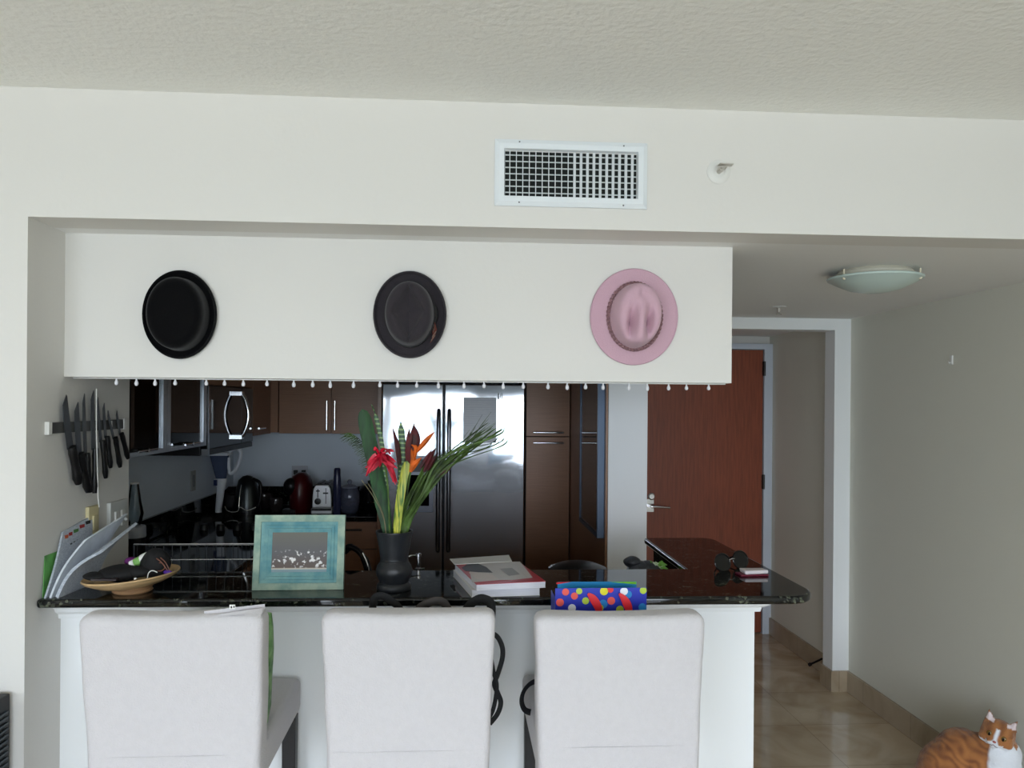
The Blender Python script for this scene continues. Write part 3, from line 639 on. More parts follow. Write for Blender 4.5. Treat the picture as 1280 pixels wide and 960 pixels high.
# four walls with thickness, left side folded in
g.m(0).box(x0, x1, BY0, BY0 + th, zb, zf)
g.m(0).box(x0, x0 + th, BY0 + th, BY1, zb, zf - .026).box(x1 - th, x1, BY0 + th, BY1, zb, zf - .026)
g.m(1).box(x0 + .018, x1 - .006, BY1 - th, BY1, zb, zr)
g.m(0).box(x0, x1, BY0, BY1, zb, zb + .002)
g.m(2).prism([(x0 + .012, zr - .001), (x0 + .050, zf + .001), (x0 + .012, zf)], BY0 + .07, BY0 + .072, 'Y')
g.m(3).prism([(x1 - .085, zf), (x1 - .012, zr - .003), (x1 - .012, zf)], BY0 + .07, BY0 + .072, 'Y')
BB = [mat('bag_royal_blue', (26, 44, 170), .4), mat('bag_cyan_lining', (34, 150, 214), .5), mat('bag_red', (220, 34, 44), .4), mat('bag_green', (120, 200, 40), .5), mat('bag_yellow', (225, 215, 30), .5), mat('bag_white', (235, 238, 245), .5), mat('bag_coral', (230, 88, 76), .5), mat('bag_cyan_dot', (30, 130, 200), .5), mat('bag_lime', (176, 200, 60), .5)]
dots = g
def dot(px, py, rpx, mi, k=0):
    p = atY(px, py, BY0); r = rpx * BY0 / 1000; dots.m(mi)
    pl = [(p.x + r * cos(2 * pi * i / 16), p.z + r * sin(2 * pi * i / 16)) for i in range(16)]
    pl = [(min(max(a, x0 + .0003), x1 - .0003), min(b_, zf - .0003)) for a, b_ in pl]
    dots.prism(pl, BY0 - .0006 - k * .0003, BY0 - .0001, 'Y')
for a in ((707, 740, 4.5, 6), (724, 739, 4, 8), (718, 745, 4.5, 6, 1), (732, 751, 4.5, 8), (754, 755, 5.5, 7), (755, 739, 5.2, 4), (763, 737, 4, 2), (764, 751, 5, 6), (750, 760, 4.5, 8, 1), (785, 743, 5, 7), (780, 739, 5, 5, 1), (700, 753, 5, 6), (715, 760, 5, 5), (775, 762, 5, 8), (804, 738, 4.5, 8), (803, 759, 5, 7), (735, 775, 5, 4), (760, 780, 5, 6), (790, 778, 5, 5), (705, 778, 5, 7)):
    dot(*a)
dots.done('bag_body', BB, c)
for a in (((735, 742), (741, 748), (748, 760), (750, 775)), ((774, 742), (781, 750), (786, 762), (784, 776))):
    pts = smooth_pts([atY(x, y, BY0 - .008) for x, y in a], 4)
    B().ribbon(pts, [.003 + .008 * sin(pi * i / (len(pts) - 1)) for i in range(len(pts))], (1, 0, 0), .001).done('ribbon_handle', BB[2], c)
# black bag on middle stool
x0, x1 = sx(440, 800), sx(606, 800)
c = thing('black_bag', 'black soft shoulder bag slumped on the middle stool', 'bag', ((x0 + x1) / 2, 2.2, .803))
b = B(); rings = []
for z, sxx, syy in ((.803, .9, .85), (.81, 1, 1), (.9, 1.0, 1.05), (.98, .95, .85), (1.04, .88, .5), (1.06, .80, .2)):
    rings.append([((x0 + x1) / 2 + (x1 - x0) / 2 * sxx * (abs(cos(a)) ** .5) * (1 if cos(a) > 0 else -1), 2.2 + .10 * syy * (abs(sin(a)) ** .6) * (1 if sin(a) > 0 else -1), z) for a in [2 * pi * k / 28 for k in range(28)]])
b.grid(rings).done('bag_body', CLOTH2, c, sharp=80, jitter=.008, jscale=14)
def strap(name, pts, Y, w, m, parent, wy=None, n=6):
    P = smooth_pts([atY(q[0], q[1], q[2] if len(q) > 2 else Y) for q in pts], n)
    return B().tube(P, w, 8, flat=.35, up=(0, 1, 0)).done(name, m, parent, sharp=70)
strap('handle', [(470, 785), (466, 762), (468, 748), (478, 745), (490, 752), (500, 762), (508, 790)], 2.12, .010, CLOTH2, c)
strap('handle', [(575, 790), (583, 762), (596, 750), (606, 749), (614, 757), (612, 790)], 2.12, .012, CLOTH2, c)
strap('front_flap', [(512, 790), (522, 763), (538, 753), (552, 752), (560, 762), (570, 790)], 2.11, .011, mat('grey_brown_flap', (58, 52, 50), .6), c)
strap('shoulder_strap', [(598, 790), (618, 793), (627, 806), (628, 822), (622, 843), (618, 855), (622, 866), (626, 878), (622, 892), (612, 905)], 2.08, .0065, CLOTH2, c)
strap('shoulder_strap', [(605, 800), (612, 815), (617, 840), (621, 858), (617, 885), (610, 900)], 2.075, .0055, CLOTH2, c)
# green bag on left stool
x0, x1 = sx(215, 800), atY(343, 800, 2.12).x
c = thing('green_bag', 'green leafy patterned bag leaning inside the left stool', 'bag', ((x0 + x1) / 2, 2.12, .803))
b = B(); rings = []
for z, k, yy in ((.803, .86, .05), (.84, .92, .055), (.91, .97, .055), (.99, 1.0, .045), (1.05, .985, .03), (1.085, .965, .012)):
    rings.append([((x0 + x1) / 2 + (x1 - x0) / 2 * k * (abs(cos(a)) ** .5) * (1 if cos(a) > 0 else -1), 2.11 + yy * (abs(sin(a)) ** .8) * (1 if sin(a) > 0 else -1), z) for a in [2 * pi * i / 28 for i in range(28)]])
b.grid(rings).done('bag_body', mat('green_leaf_print', (70, 120, 60), .5, col2=(150, 190, 130), vs=30), c, sharp=80, jitter=.006, jscale=22)
# black strap bag on right stool
c = thing('black_purse', 'small black purse with looped strap on the right stool', 'bag', (.30, 2.33, .803))
B().box(.235, .40, 2.27, 2.37, .803, .93).done('purse_body', CLOTH2, c, bevel=.025, seg=4, jitter=.004)
strap('strap', [(690, 850, 2.25), (668, 852, 2.2), (656, 862, 2.18), (652, 876, 2.18), (657, 888, 2.18), (672, 891, 2.2), (690, 885, 2.25)], 2.2, .0085, CLOTH2, c)

# ------------------------------------------------------------------ items on the bar (z = 1.07)
ZB = 1.0705
# photo frame
c = thing('picture_frame', 'distressed turquoise wooden frame with group photo on the bar', 'picture frame', (-.472, 2.44, ZB))
TQ = mat('distressed_turquoise', (84, 138, 146), .65, col2=(122, 164, 162), vs=26, vstretch=(1, 1, 1), bump=.3, bs=60)
TQ2 = mat('distressed_pale_green', (122, 150, 138), .7, col2=(160, 178, 160), vs=30, bump=.3, bs=60)
W, H = .268, .222
def ringframe(b, o0, o1, y0_, y1_, dep=.02):
    """a rectangular ring from inset o0 to o1"""
    P = []
    for (o, yv) in ((o0, dep), (o0, y0_), (o1, y1_), (o1, dep)):
        P.append([(-W / 2 + o, yv, o), (W / 2 - o, yv, o), (W / 2 - o, yv, H - o), (-W / 2 + o, yv, H - o)])
    P.append(P[0]); b.grid(P, True, False, False)
MF = Matrix.Translation((-.472, 2.425, ZB + .0005)) @ Matrix.Rotation(math.radians(.3), 4, 'Z') @ Matrix.Rotation(math.radians(-9), 4, 'X')
b = B(); ringframe(b, 0, .020, .0, -.004); b.xf(MF).done('outer_moulding', TQ2, c, sharp=20)
b = B(); ringframe(b, .0205, .030, -.001, .002); ringframe(b, .0305, .040, .0, .004); ringframe(b, .0405, .052, .003, .008); b.xf(MF).done('inner_moulding', TQ, c, sharp=20)
ph, N, L, pb = nodes('group_photo'); pb.inputs['Roughness'].default_value = .45; pb.inputs['Specular IOR Level'].default_value = .2
tc = N.new('ShaderNodeTexCoord'); sp = N.new('ShaderNodeSeparateXYZ'); L.new(tc.outputs['Generated'], sp.inputs[0])
mp = N.new('ShaderNodeMapping'); mp.inputs['Scale'].default_value = (1.6, 1, .8); L.new(tc.outputs['Generated'], mp.inputs[0])
n1 = N.new('ShaderNodeTexNoise'); n1.inputs['Scale'].default_value = 9; n1.inputs['Detail'].default_value = 3; L.new(mp.outputs[0], n1.inputs[0])
def rampf(inp, stops):
    r = N.new('ShaderNodeValToRGB'); L.new(inp, r.inputs[0]); e = r.color_ramp.elements
    e[0].position, e[0].color = stops[0]; e[1].position, e[1].color = stops[-1]
    for s_ in stops[1:-1]: k = e.new(s_[0]); k.color = s_[1]
    return r
g0, g1 = (0, 0, 0, 1), (1, 1, 1, 1)
bandm = rampf(sp.outputs[2], [(.10, g0), (.18, g1), (.50, g1), (.57, g0)])
blob = rampf(n1.outputs[0], [(.54, g0), (.62, g1)])
mu = N.new('ShaderNodeMath'); mu.operation = 'MULTIPLY'; L.new(bandm.outputs[0], mu.inputs[0]); L.new(blob.outputs[0], mu.inputs[1])
bg = rampf(sp.outputs[2], [(0, rgb((120, 138, 146))), (.08, rgb((128, 150, 156))), (.10, rgb((205, 196, 180))), (.13, rgb((96, 82, 74))), (.5, rgb((94, 92, 94))), (1, rgb((104, 102, 92)))])
mx = N.new('ShaderNodeMix'); mx.data_type = 'RGBA'; L.new(mu.outputs[0], mx.inputs[0]); L.new(bg.outputs[0], mx.inputs[6]); mx.inputs[7].default_value = rgb((225, 222, 220)); L.new(mx.outputs[2], pb.inputs['Base Color'])
B().box(-W / 2 + .05, W / 2 - .05, .009, .012, .05, H - .05).xf(MF).done('photo', ph, c)
B().box(-W / 2 + .002, W / 2 - .002, .0205, .024, .002, H - .002).xf(MF).done('backing', mat('mdf_back', (60, 50, 40), .8), c)
B().box(-.02, .02, 0, .004, 0, .17).xf(Matrix.Translation((-.472, 2.538, ZB + .002)) @ Matrix.Rotation(math.radians(25), 4, 'X')).done('easel_leg', mat('mdf_back', (60, 50, 40), .8), c)

# vase
VXc, VYc = -.187, 2.43
c = thing('vase', 'matte black ceramic vase holding the tropical flowers', 'vase', (VXc, VYc, ZB))
pr = [(0, 0), (.051, 0), (.053, .004), (.052, .016), (.044, .022), (.047, .030), (.054, .045), (.056, .058), (.052, .072), (.043, .085), (.042, .092), (.043, .10), (.048, .13), (.054, .163), (.057, .172), (.057, .176), (.053, .176), (.050, .165), (.044, .13), (.038, .10), (.036, .09), (.02, .06), (0, .055)]
B().lathe([(r * .98, z + ZB) for r, z in pr], (VXc, VYc, 0), 48).done('vase_body', mat('matte_black_ceramic', (32, 34, 38), .38, var=.15, vs=14, bump=.2, bs=60), c, sharp=50)
B().tube([(VXc + .0405 * cos(a), VYc + .0405 * sin(a), ZB + .0885) for a in [2 * pi * k / 40 for k in range(40)]], .0022, 8, closed=True).done('raised_ring', mat('matte_black_ceramic', (32, 34, 38), .38), c)
FG = 'tropical stems in the black vase'
LG = mat('leaf_dark_green', (24, 62, 26), .6, var=.25, vs=14, vstretch=(6, 6, 1))
LG2 = mat('leaf_mid_green', (60, 82, 34), .55, var=.35, vs=20)
VAR = mat('leaf_yellow_striped', (200, 196, 70), .45, col2=(74, 112, 34), vs=22, vstretch=(7, 7, .6))
def stripes(name, c1, c2, sc):
    m, N, L, b = nodes(name); tc = N.new('ShaderNodeTexCoord'); w = N.new('ShaderNodeTexWave'); w.bands_direction = 'Z'; w.inputs['Scale'].default_value = sc; w.inputs['Distortion'].default_value = 2
    L.new(tc.outputs['Object'], w.inputs[0]); r = N.new('ShaderNodeValToRGB'); L.new(w.outputs[0], r.inputs[0]); L.new(r.outputs[0], b.inputs['Base Color'])
    r.color_ramp.elements[0].color = rgb(c1); r.color_ramp.elements[1].color = rgb(c2); r.color_ramp.elements[0].position = .6; r.color_ramp.elements[1].position = .85; b.inputs['Roughness'].default_value = .45; return m
STR = stripes('leaf_banded_green', (30, 66, 34), (120, 150, 92), 22)
def leafpath(px, base=(0, 0)):
    """pixel triples (x, y, depth) -> points; starts inside the vase"""
    st = Vector((VXc + base[0], VYc + base[1], ZB + .075))
    return smooth_pts([st] + [atY(x, y, d) for x, y, d in px], 7)
def wprof(n, w, tip=.25, base=.35):
    out = []
    for i in range(n):
        t = i / (n - 1); k = min(1, base + (1 - base) * t / .35) * (1 if t < 1 - tip else sqrt(max(0, 1 - ((t - 1 + tip) / tip) ** 2)))
        out.append(w * k)
    return out
P = leafpath([(484, 662, 2.43), (476, 620, 2.44), (468, 580, 2.46), (459, 540, 2.47), (453, 511, 2.47)], (-.012, .0))
c = thing('strap_leaf', 'broad dark green leaf rising at the left of the vase', 'leaf', (VXc - .012, VYc, ZB + .075), FG)
B().ribbon(P, wprof(len(P), .022, .15, .3), (1, .1, 0), .0012, .25).done('blade', LG, c, sharp=80)
P = leafpath([(496, 660, 2.41), (500, 625, 2.40), (504, 600, 2.40), (509, 576, 2.40)], (.004, -.014))
c = thing('striped_leaf', 'yellow and green striped leaf standing in the vase centre', 'leaf', (VXc + .004, VYc - .014, ZB + .075), FG)
B().ribbon(P, wprof(len(P), .0125, .1, .6), (1, -.1, 0), .0012, .2).done('blade', VAR, c, sharp=80)
P = leafpath([(494, 660, 2.44), (500, 610, 2.44), (504, 570, 2.44), (502, 545, 2.44), (501, 530, 2.44), (501, 513, 2.44)], (.0, .006))
c = thing('banded_leaf', 'pointed leaf with pale cross bands behind the flowers', 'leaf', (VXc, VYc + .006, ZB + .075), FG)
ws = wprof(len(P), .010, .02, .3); n_ = len(P)
ws = [w * (1 if i < n_ * .72 else max(.06, 1 - (i - n_ * .72) / (n_ * .14))) for i, w in enumerate(ws)]
B().ribbon(P, ws, (1, 0, 0), .0014, .3).done('blade', STR, c, sharp=80)
P = leafpath([(488, 660, 2.45), (482, 600, 2.46), (478, 560, 2.47), (474, 538, 2.47), (468, 515, 2.47), (464, 505, 2.47)], (-.01, .012))
c = thing('banded_leaf', 'slim banded leaf beside the broad dark leaf', 'leaf', (VXc - .01, VYc + .012, ZB + .075), FG)
B().ribbon(P, [w * (1 if i < len(P) * .78 else .25) for i, w in enumerate(wprof(len(P), .0065, .1, .3))], (1, 0, 0), .0012, .3).done('blade', STR, c, sharp=80)
# red ginger
c = thing('red_ginger_flower', 'bright red ginger flower drooping at the left of the bouquet', 'flower', (VXc - .004, VYc - .01, ZB + .075), FG)
P = leafpath([(487, 662, 2.41), (486, 630, 2.40), (484, 600, 2.39), (480, 572, 2.38)], (-.004, -.01))
B().tube(P, .0028, 8).done('stem', LG2, c)
rp = B(); ctr = atY(478, 570, 2.38); ends = []
for i in range(30):
    lobe = i % 3
    if lobe == 0: ends.append((random.uniform(457, 468), random.uniform(572, 602), 2.345))
    elif lobe == 1: ends.append((random.uniform(488, 498), random.uniform(576, 606), 2.355))
    else: ends.append((random.uniform(462, 494), random.uniform(560, 588), 2.335))
for i, (ex, ey, ed) in enumerate(ends):
    st_ = ctr + Vector((random.uniform(-.012, .012), random.uniform(-.01, .01), random.uniform(-.004, .010)))
    e = atY(ex, ey, ed + random.uniform(-.02, .02)); mid = (st_ + e) / 2 + Vector((0, -.010, random.uniform(.002, .014)))
    P = smooth_pts([st_, mid, e], 4)
    rp.ribbon(P, [.0068 * sin(pi * min(1, (.15 + .85 * k / (len(P) - 1)))) ** .7 + .0004 for k in range(len(P))], (random.uniform(-1, 1), random.uniform(-.4, .4), random.uniform(-1, 1)), .0025, .4)
rp.done('petals', mat('ginger_red', (186, 26, 52), .45, var=.2, vs=30), c, sharp=70)
# heliconia / bird of paradise
def bop(label, stem_px, bract, sepals, base, mb):
    c = thing('bird_of_paradise_flower', label, 'flower', (VXc + base[0], VYc + base[1], ZB + .075), FG)
    B().tube(leafpath(stem_px, base), .003, 8).done('stem', LG2, c)
    for name, lst, mm in (('bract', bract, mb), ('petal', sepals, mat('orange_petal', (196, 92, 28), .5, var=.15, vs=40))):
        for pts, w in lst:
            P = smooth_pts([atY(*q) for q in pts], 5)
            B().ribbon(P, [w * sin(pi * (.12 + .88 * k / (len(P) - 1))) ** .8 + .0004 for k in range(len(P))], (1, .2, 0), .004, .35).done(name, mm, c, sharp=70)
DR = mat('dark_red_bract', (100, 34, 40), .5, col2=(58, 40, 42), vs=30)
bop('orange and dark red bird of paradise flower in the middle', [(500, 660, 2.43), (508, 620, 2.42), (513, 590, 2.41)],
    [([(514, 585, 2.41), (513, 560, 2.41), (518, 528, 2.41)], .009), ([(516, 575, 2.40), (521, 550, 2.40), (518, 532, 2.40)], .011), ([(509, 580, 2.42), (510, 555, 2.42), (512, 535, 2.42)], .007)],
    [([(514, 588, 2.39), (517, 575, 2.385), (514, 560, 2.385)], .008), ([(517, 576, 2.39), (520, 560, 2.385), (514, 556, 2.385)], .006), ([(513, 590, 2.38), (519, 580, 2.38), (527, 572, 2.38)], .008), ([(521, 565, 2.39), (532, 552, 2.39), (543, 540, 2.39)], .0075)], (.006, -.002), DR)
bop('dark red pointed heliconia bud left of the orange flower', [(497, 660, 2.45), (499, 610, 2.45), (498, 580, 2.45)],
    [([(499, 585, 2.45), (497, 560, 2.45), (491, 535, 2.45)], .007), ([(501, 580, 2.44), (499, 562, 2.44), (497, 548, 2.44)], .005)], [], (.002, .01), DR)
bop('dark red heliconia bracts low at the right of the bouquet', [(505, 658, 2.43), (520, 620, 2.42), (535, 590, 2.41)],
    [([(530, 590, 2.40), (538, 572, 2.40), (545, 560, 2.40)], .007), ([(535, 588, 2.41), (540, 578, 2.41), (548, 566, 2.41)], .006), ([(545, 595, 2.40), (555, 590, 2.40), (566, 581, 2.40)], .009), ([(526, 585, 2.39), (530, 578, 2.39), (540, 562, 2.39)], .006)], [], (.012, .0), DR)
# grass fronds sweeping right
c = thing('palm_frond', 'long green grassy frond sweeping to the upper right', 'leaf', (VXc + .014, VYc - .004, ZB + .075), FG)
fb = B(); ft = B()
for i in range(17):
    t = i / 16; dd = 2.42 + random.uniform(-.05, .05)
    ex = 596 + 40 * random.random(); ey = 527 + 20 * random.random() + 10 * t
    off = random.uniform(-7, 7)
    P = smooth_pts([(VXc + .012 + .018 * random.random(), VYc + random.uniform(-.02, .02), ZB + .075), atY(500 + 12 * t, 658, 2.42), atY(525 + 8 * t + off * .4, 618, dd), atY(556 + off, 578 + off, dd), atY(ex - 12, ey + 9, dd), atY(ex, ey, dd)], 6)
    fb.ribbon(P, wprof(len(P), random.choice((.0022, .003, .0045)), .3, .5), (1, random.uniform(-1, 1), .3), .0008, .3)
for i in range(46):
    dd = 2.42 + random.uniform(-.06, .06); t = random.random()
    a = atY(540 + 50 * t, 590 - 40 * t, dd); ln = random.uniform(25, 48); an = math.radians(random.uniform(22, 62))
    e = atY(540 + 50 * t + ln * cos(an), 590 - 40 * t - ln * sin(an), dd + random.uniform(-.03, .03))
    ft.tube([a, (a + e) / 2 + Vector((0, 0, .003)), e], [.0009, .0007, .0003], 5)
fb.done('blades', LG2, c, sharp=80); ft.done('fine_tips', LG2, c)
c = thing('grass_stem', 'second bundle of green blades leaning right below the frond', 'leaf', (VXc + .008, VYc + .01, ZB + .075), FG)
fb = B()
for i in range(9):
    dd = 2.44 + random.uniform(-.03, .03); o = random.uniform(-5, 5)
    P = smooth_pts([(VXc + .005 + .02 * random.random(), VYc + random.uniform(-.01, .02), ZB + .075), atY(503 + o * .6, 658, 2.43), atY(513 + o, 625, dd), atY(530 + o, 592, dd), atY(545 + 2 * o, 570 + o, dd)], 6)
    fb.ribbon(P, wprof(len(P), .0032, .3, .6), (1, random.uniform(-1, 1), .2), .0008, .3)
fb.done('blades', LG2, c, sharp=80)
c = thing('fern_sprig', 'fine dark sprig arching left above the toaster', 'leaf', (VXc - .014, VYc + .01, ZB + .075), FG)
st = leafpath([(484, 660, 2.46), (472, 610, 2.48), (462, 570, 2.49), (450, 550, 2.50), (437, 541, 2.50)], (-.014, .01))
B().tube(st, [.0016 - .001 * i / len(st) for i in range(len(st))], 6).done('stem', LG2, c)
fb = B()
for i in range(18, len(st)):
    for sgn in (-1, 1):
        for _ in range(2):
            p = st[i] ; e = p + Vector((-.022 - .015 * random.random(), random.uniform(-.01, .01), .012 * sgn * random.random() - .012))
            fb.tube([p, e], [.0008, .0003], 4)
fb.done('leaflets', LG2, c)
c = thing('dry_stem', 'thin dry stem sticking out low to the left', 'leaf', (VXc - .02, VYc, ZB + .075), FG)
B().tube(leafpath([(480, 650, 2.42), (466, 620, 2.41), (452, 600, 2.40)], (-.02, 0)), .0011, 6).tube(leafpath([(481, 652, 2.42), (470, 622, 2.43), (460, 604, 2.43)], (-.02, .002)), .001, 6).done('stem', mat('dry_straw', (120, 112, 84), .7), c)

# magazines stack
def book(label, P4, z0, z1, mcover, mpage, curl=0, cat='magazine', cover_art=None, hard=.0012):
    cx_ = sum(p[0] for p in P4) / 4; cy_ = sum(p[1] for p in P4) / 4
    c = thing('magazine', label, cat, (cx_, cy_, z0), 'magazines and papers stacked on the bar')
    ins = [(cx_ + (p[0] - cx_) * .992, cy_ + (p[1] - cy_) * .992) for p in P4]
    B().prism(ins, z0 + hard, z1 - hard).done('pages', mpage, c)
    B().prism(P4, z1 - hard + .0001, z1).done('front_cover', mcover, c); B().prism(P4, z0, z0 + hard - .0001).done('back_cover', mcover if mcover.name != 'magazine_red' else mpage, c)
    return c
PG = mat('white_pages', (232, 232, 240), .7, var=.03, vs=8, vstretch=(1, 1, 60))
def quad(*px, z): return [tuple(atZ(x, y, z)[:2]) for x, y in px]
PW = mat('paper_white', (225, 224, 222), .6)
q1 = [(.045, 2.315), (.245, 2.335), (.19, 2.62), (-.01, 2.60)]
book('thick white magazine at the bottom of the stack', q1, ZB, ZB + .022, PW, PG)
q2 = [(.058, 2.30), (.262, 2.335), (.205, 2.63), (-.005, 2.60)]
MR = mat('magazine_red', (176, 38, 56), .3)
q2z = ZB + .0225
mg = book('red covered magazine with black and white artwork on the stack', q2, q2z, q2z + .019, MR, PG)
zt = q2z + .0192
art = B()
def apoly(pts, mi, k):
    art.m(mi); art.prism([tuple(atZ(x, y, zt)[:2]) for x, y in pts], zt + k * .0002, zt + .0002 + k * .0002)
apoly([(585, 704), (600, 703), (650, 702), (666, 722), (640, 725), (625, 725), (590, 728)], 0, 0)
apoly([(640, 703), (646, 702), (664, 721), (660, 723)], 0, 1)
apoly([(586, 716), (590, 712), (600, 714), (615, 718), (623, 724), (612, 726), (596, 724)], 1, 1)
apoly([(577, 710), (586, 704), (596, 704), (608, 709), (616, 716), (598, 715.5), (582, 714)], 2, 2)
apoly([(625, 711), (640, 710), (650, 718), (636, 720)], 3, 2)
art.done('cover_art', [mat('art_grey_white', (196, 192, 188), .4), mat('art_skin_grey', (206, 196, 190), .4), mat('art_black', (26, 26, 30), .4), mat('art_text_grey', (140, 138, 136), .4)], mg)
zt2 = q2z + .0205
q3 = [tuple(atZ(x, y, zt2)[:2]) for x, y in ((568, 706), (640, 702), (636, 694), (562, 699))]
c = B(); c.prism(q3, zt2, zt2 + .0012); c.done('folded_paper', PW, label='white paper strip lying across the back of the red magazine', cat='paper')
# sunglasses
c = thing('sunglasses', 'black sunglasses lying folded on the right end of the bar', 'sunglasses', (.93, 2.70, ZB))
SG = mat('sunglass_black', (8, 8, 10), .12)
pL = atZ(899, 712, ZB); pR = atZ(929, 706, ZB)
for i, p in enumerate((Vector((.905, 2.67, ZB)), Vector((.985, 2.72, ZB)))):
    Ml = Matrix.Translation(p + Vector((0, 0, .026))) @ Matrix.Rotation(.45, 4, 'Z') @ Matrix.Rotation(math.radians(75), 4, 'X')
    B().tube([Ml @ Vector((.034 * cos(a), .030 * sin(a), 0)) for a in [2 * pi * k / 28 for k in range(28)]], .0028, 8, closed=True).done('rim', SG, c)
    B().lathe([(0, -.001), (.032, -.001), (.032, .001), (0, .001)], (0, 0, 0), 28, None, 1, .88).xf(Ml).done('lens', BLACKG, c)
B().tube([(.930, 2.680, ZB + .032), (.945, 2.690, ZB + .036), (.958, 2.704, ZB + .032)], .002, 8).done('bridge', CHROME, c)
B().tube(smooth_pts([(.878, 2.66, ZB + .03), (.90, 2.74, ZB + .022), (.93, 2.79, ZB + .008), (.94, 2.80, ZB + .003)], 5), .0025, 8).done('temple', SG, c)
B().tube(smooth_pts([(1.01, 2.735, ZB + .03), (.985, 2.79, ZB + .022), (.95, 2.82, ZB + .008), (.93, 2.825, ZB + .003)], 5), .0025, 8).done('temple', SG, c)
# small packets
c = thing('tissue_packet', 'small white and red packet beside the sunglasses', 'packet', (.975, 2.585, ZB))
Mp = Matrix.Translation((.985, 2.595, ZB)) @ Matrix.Rotation(.06, 4, 'Z')
B().box(-.040, .040, -.025, .025, .006, .018).xf(Mp).done('wrapper', mat('white_wrap', (222, 214, 218), .35), c, bevel=.004, jitter=.003, jscale=50)
B().box(-.055, .041, -.026, .026, 0, .006).xf(Mp).done('red_base', mat('dark_red_wrap', (110, 28, 50), .4), c, bevel=.002)
# bowl
bc = Vector((-.952, 2.43, ZB))
Rb = Matrix.Translation(bc) @ Matrix.Rotation(math.radians(0), 4, 'Z')
Tb = Rb @ Matrix.Translation((0, 0, .012)) @ Matrix.Rotation(math.radians(-5), 4, 'Y') @ Matrix.Translation((0, 0, -.006))
c = thing('wooden_bowl', 'shallow pale wooden bowl full of small belongings', 'bowl', bc)
WB = mat('pale_bowl_wood', (196, 164, 120), .5, var=.12, vs=10, vstretch=(1, 1, 12))
B().lathe([(0, .014), (.05, .016), (.09, .026), (.125, .043), (.132, .046), (.134, .042), (.126, .034), (.09, .017), (.055, .009), (0, .008)], (0, 0, 0), 48).xf(Tb).done('dish', WB, c, sharp=60)
B().lathe([(0, 0), (.052, 0), (.056, .004), (.052, .010), (.058, .018), (.054, .020), (0, .020)], (0, 0, 0), 40).xf(Rb).done('foot', mat('bowl_foot_wood', (170, 132, 96), .5, var=.12, vs=10, vstretch=(1, 1, 12)), c, sharp=30)
GB = 'belongings piled in the wooden bowl'
B().ell((0, 0, 0), (.062, .045, .024)).ell((.052, -.012, .006), (.038, .034, .018)).ell((-.062, -.02, -.002), (.036, .025, .011)).xf(Matrix.Translation((-.975, 2.405, ZB + .058)) @ Matrix.Rotation(.2, 4, 'Z')).done('black_pouch', CLOTH2, label='black folded cloth pouch in the left of the bowl', cat='pouch', group=GB, jitter=.008, jscale=24)
c2 = B(); c2.ell((-.885, 2.425, ZB + .082), (.042, .036, .046)).done('round_case', CLOTH2, label='black rounded case piled right of centre in the bowl', cat='case', group=GB, jitter=.005, jscale=30)
Mt = Matrix.Translation((-.925, 2.43, ZB + .092)) @ Matrix.Rotation(math.radians(-25), 4, 'Y') @ Matrix.Rotation(pi / 2, 4, 'Y')
t = thing('cream_tube', 'white and green tube lying on top of the bowl pile', 'tube', (-.925, 2.43, ZB + .09), GB)
B().lathe([(0, -.002), (.015, -.002), (.016, .004), (.016, .03), (.013, .034), (0, .034)], (0, 0, 0), 20).xf(Mt).done('white_section', WHITEP, t)
B().lathe([(0, -.022), (.013, -.022), (.014, -.018), (.014, -.003), (0, -.003)], (0, 0, 0), 20).xf(Mt).done('green_section', mat('tube_green', (120, 170, 90), .4), t)
B().lathe([(0, -.036), (.012, -.036), (.013, -.03), (.013, -.023), (0, -.023)], (0, 0, 0), 20).xf(Mt).done('cap', WHITEP, t)
B().ell((-.965, 2.455, ZB + .083), (.022, .016, .013)).done('purple_pouch', mat('purple_satin', (96, 30, 96), .4), label='small purple satin pouch at the back of the bowl', cat='pouch', group=GB, jitter=.003, jscale=40)
B().ell((-.842, 2.41, ZB + .058), (.014, .010, .007)).done('purple_wrapper', mat('violet_foil', (84, 40, 150), .35), label='violet wrapper at the right rim of the bowl', cat='wrapper', group=GB, jitter=.003, jscale=50)
B().tube(smooth_pts([(-.888, 2.37, ZB + .050), (-.884, 2.37, ZB + .066), (-.874, 2.372, ZB + .072), (-.862, 2.376, ZB + .066)], 5), .0015, 8).done('white_cable', WHITEP, label='loop of thin pale cable at the front of the bowl', cat='cable', group=GB)
B().ell((-.914, 2.352, ZB + .052), (.006, .005, .006), seg=12, rg=8).done('silver_bead', CHROME, label='shiny silver bead at the front of the bowl', cat='bead', group=GB)
sg = thing('reading_glasses', 'reddish brown spectacles resting on the right of the pile', 'glasses', (-.855, 2.40, ZB + .08), GB)
B().tube(smooth_pts([(-.87, 2.39, ZB + .104), (-.855, 2.39, ZB + .092), (-.838, 2.39, ZB + .068)], 4), .0018, 8).tube(smooth_pts([(-.862, 2.40, ZB + .104), (-.848, 2.40, ZB + .09), (-.835, 2.40, ZB + .066)], 4), .0016, 8).done('temple', mat('glasses_brown', (110, 66, 50), .3), sg)
B().tube([(-.862 + .014 * cos(a), 2.395, ZB + .078 + .012 * sin(a)) for a in [2 * pi * k / 20 for k in range(20)]], .0016, 6, closed=True).done('rim', mat('glasses_brown', (110, 66, 50), .3), sg)
B().box(-1.035, -.965, 2.345, 2.365, ZB + .049, ZB + .054).xf(Matrix.Identity(4)).done('comb', mat('dark_comb', (50, 40, 42), .4), label='dark flat comb at the left rim of the bowl', cat='comb', group=GB)
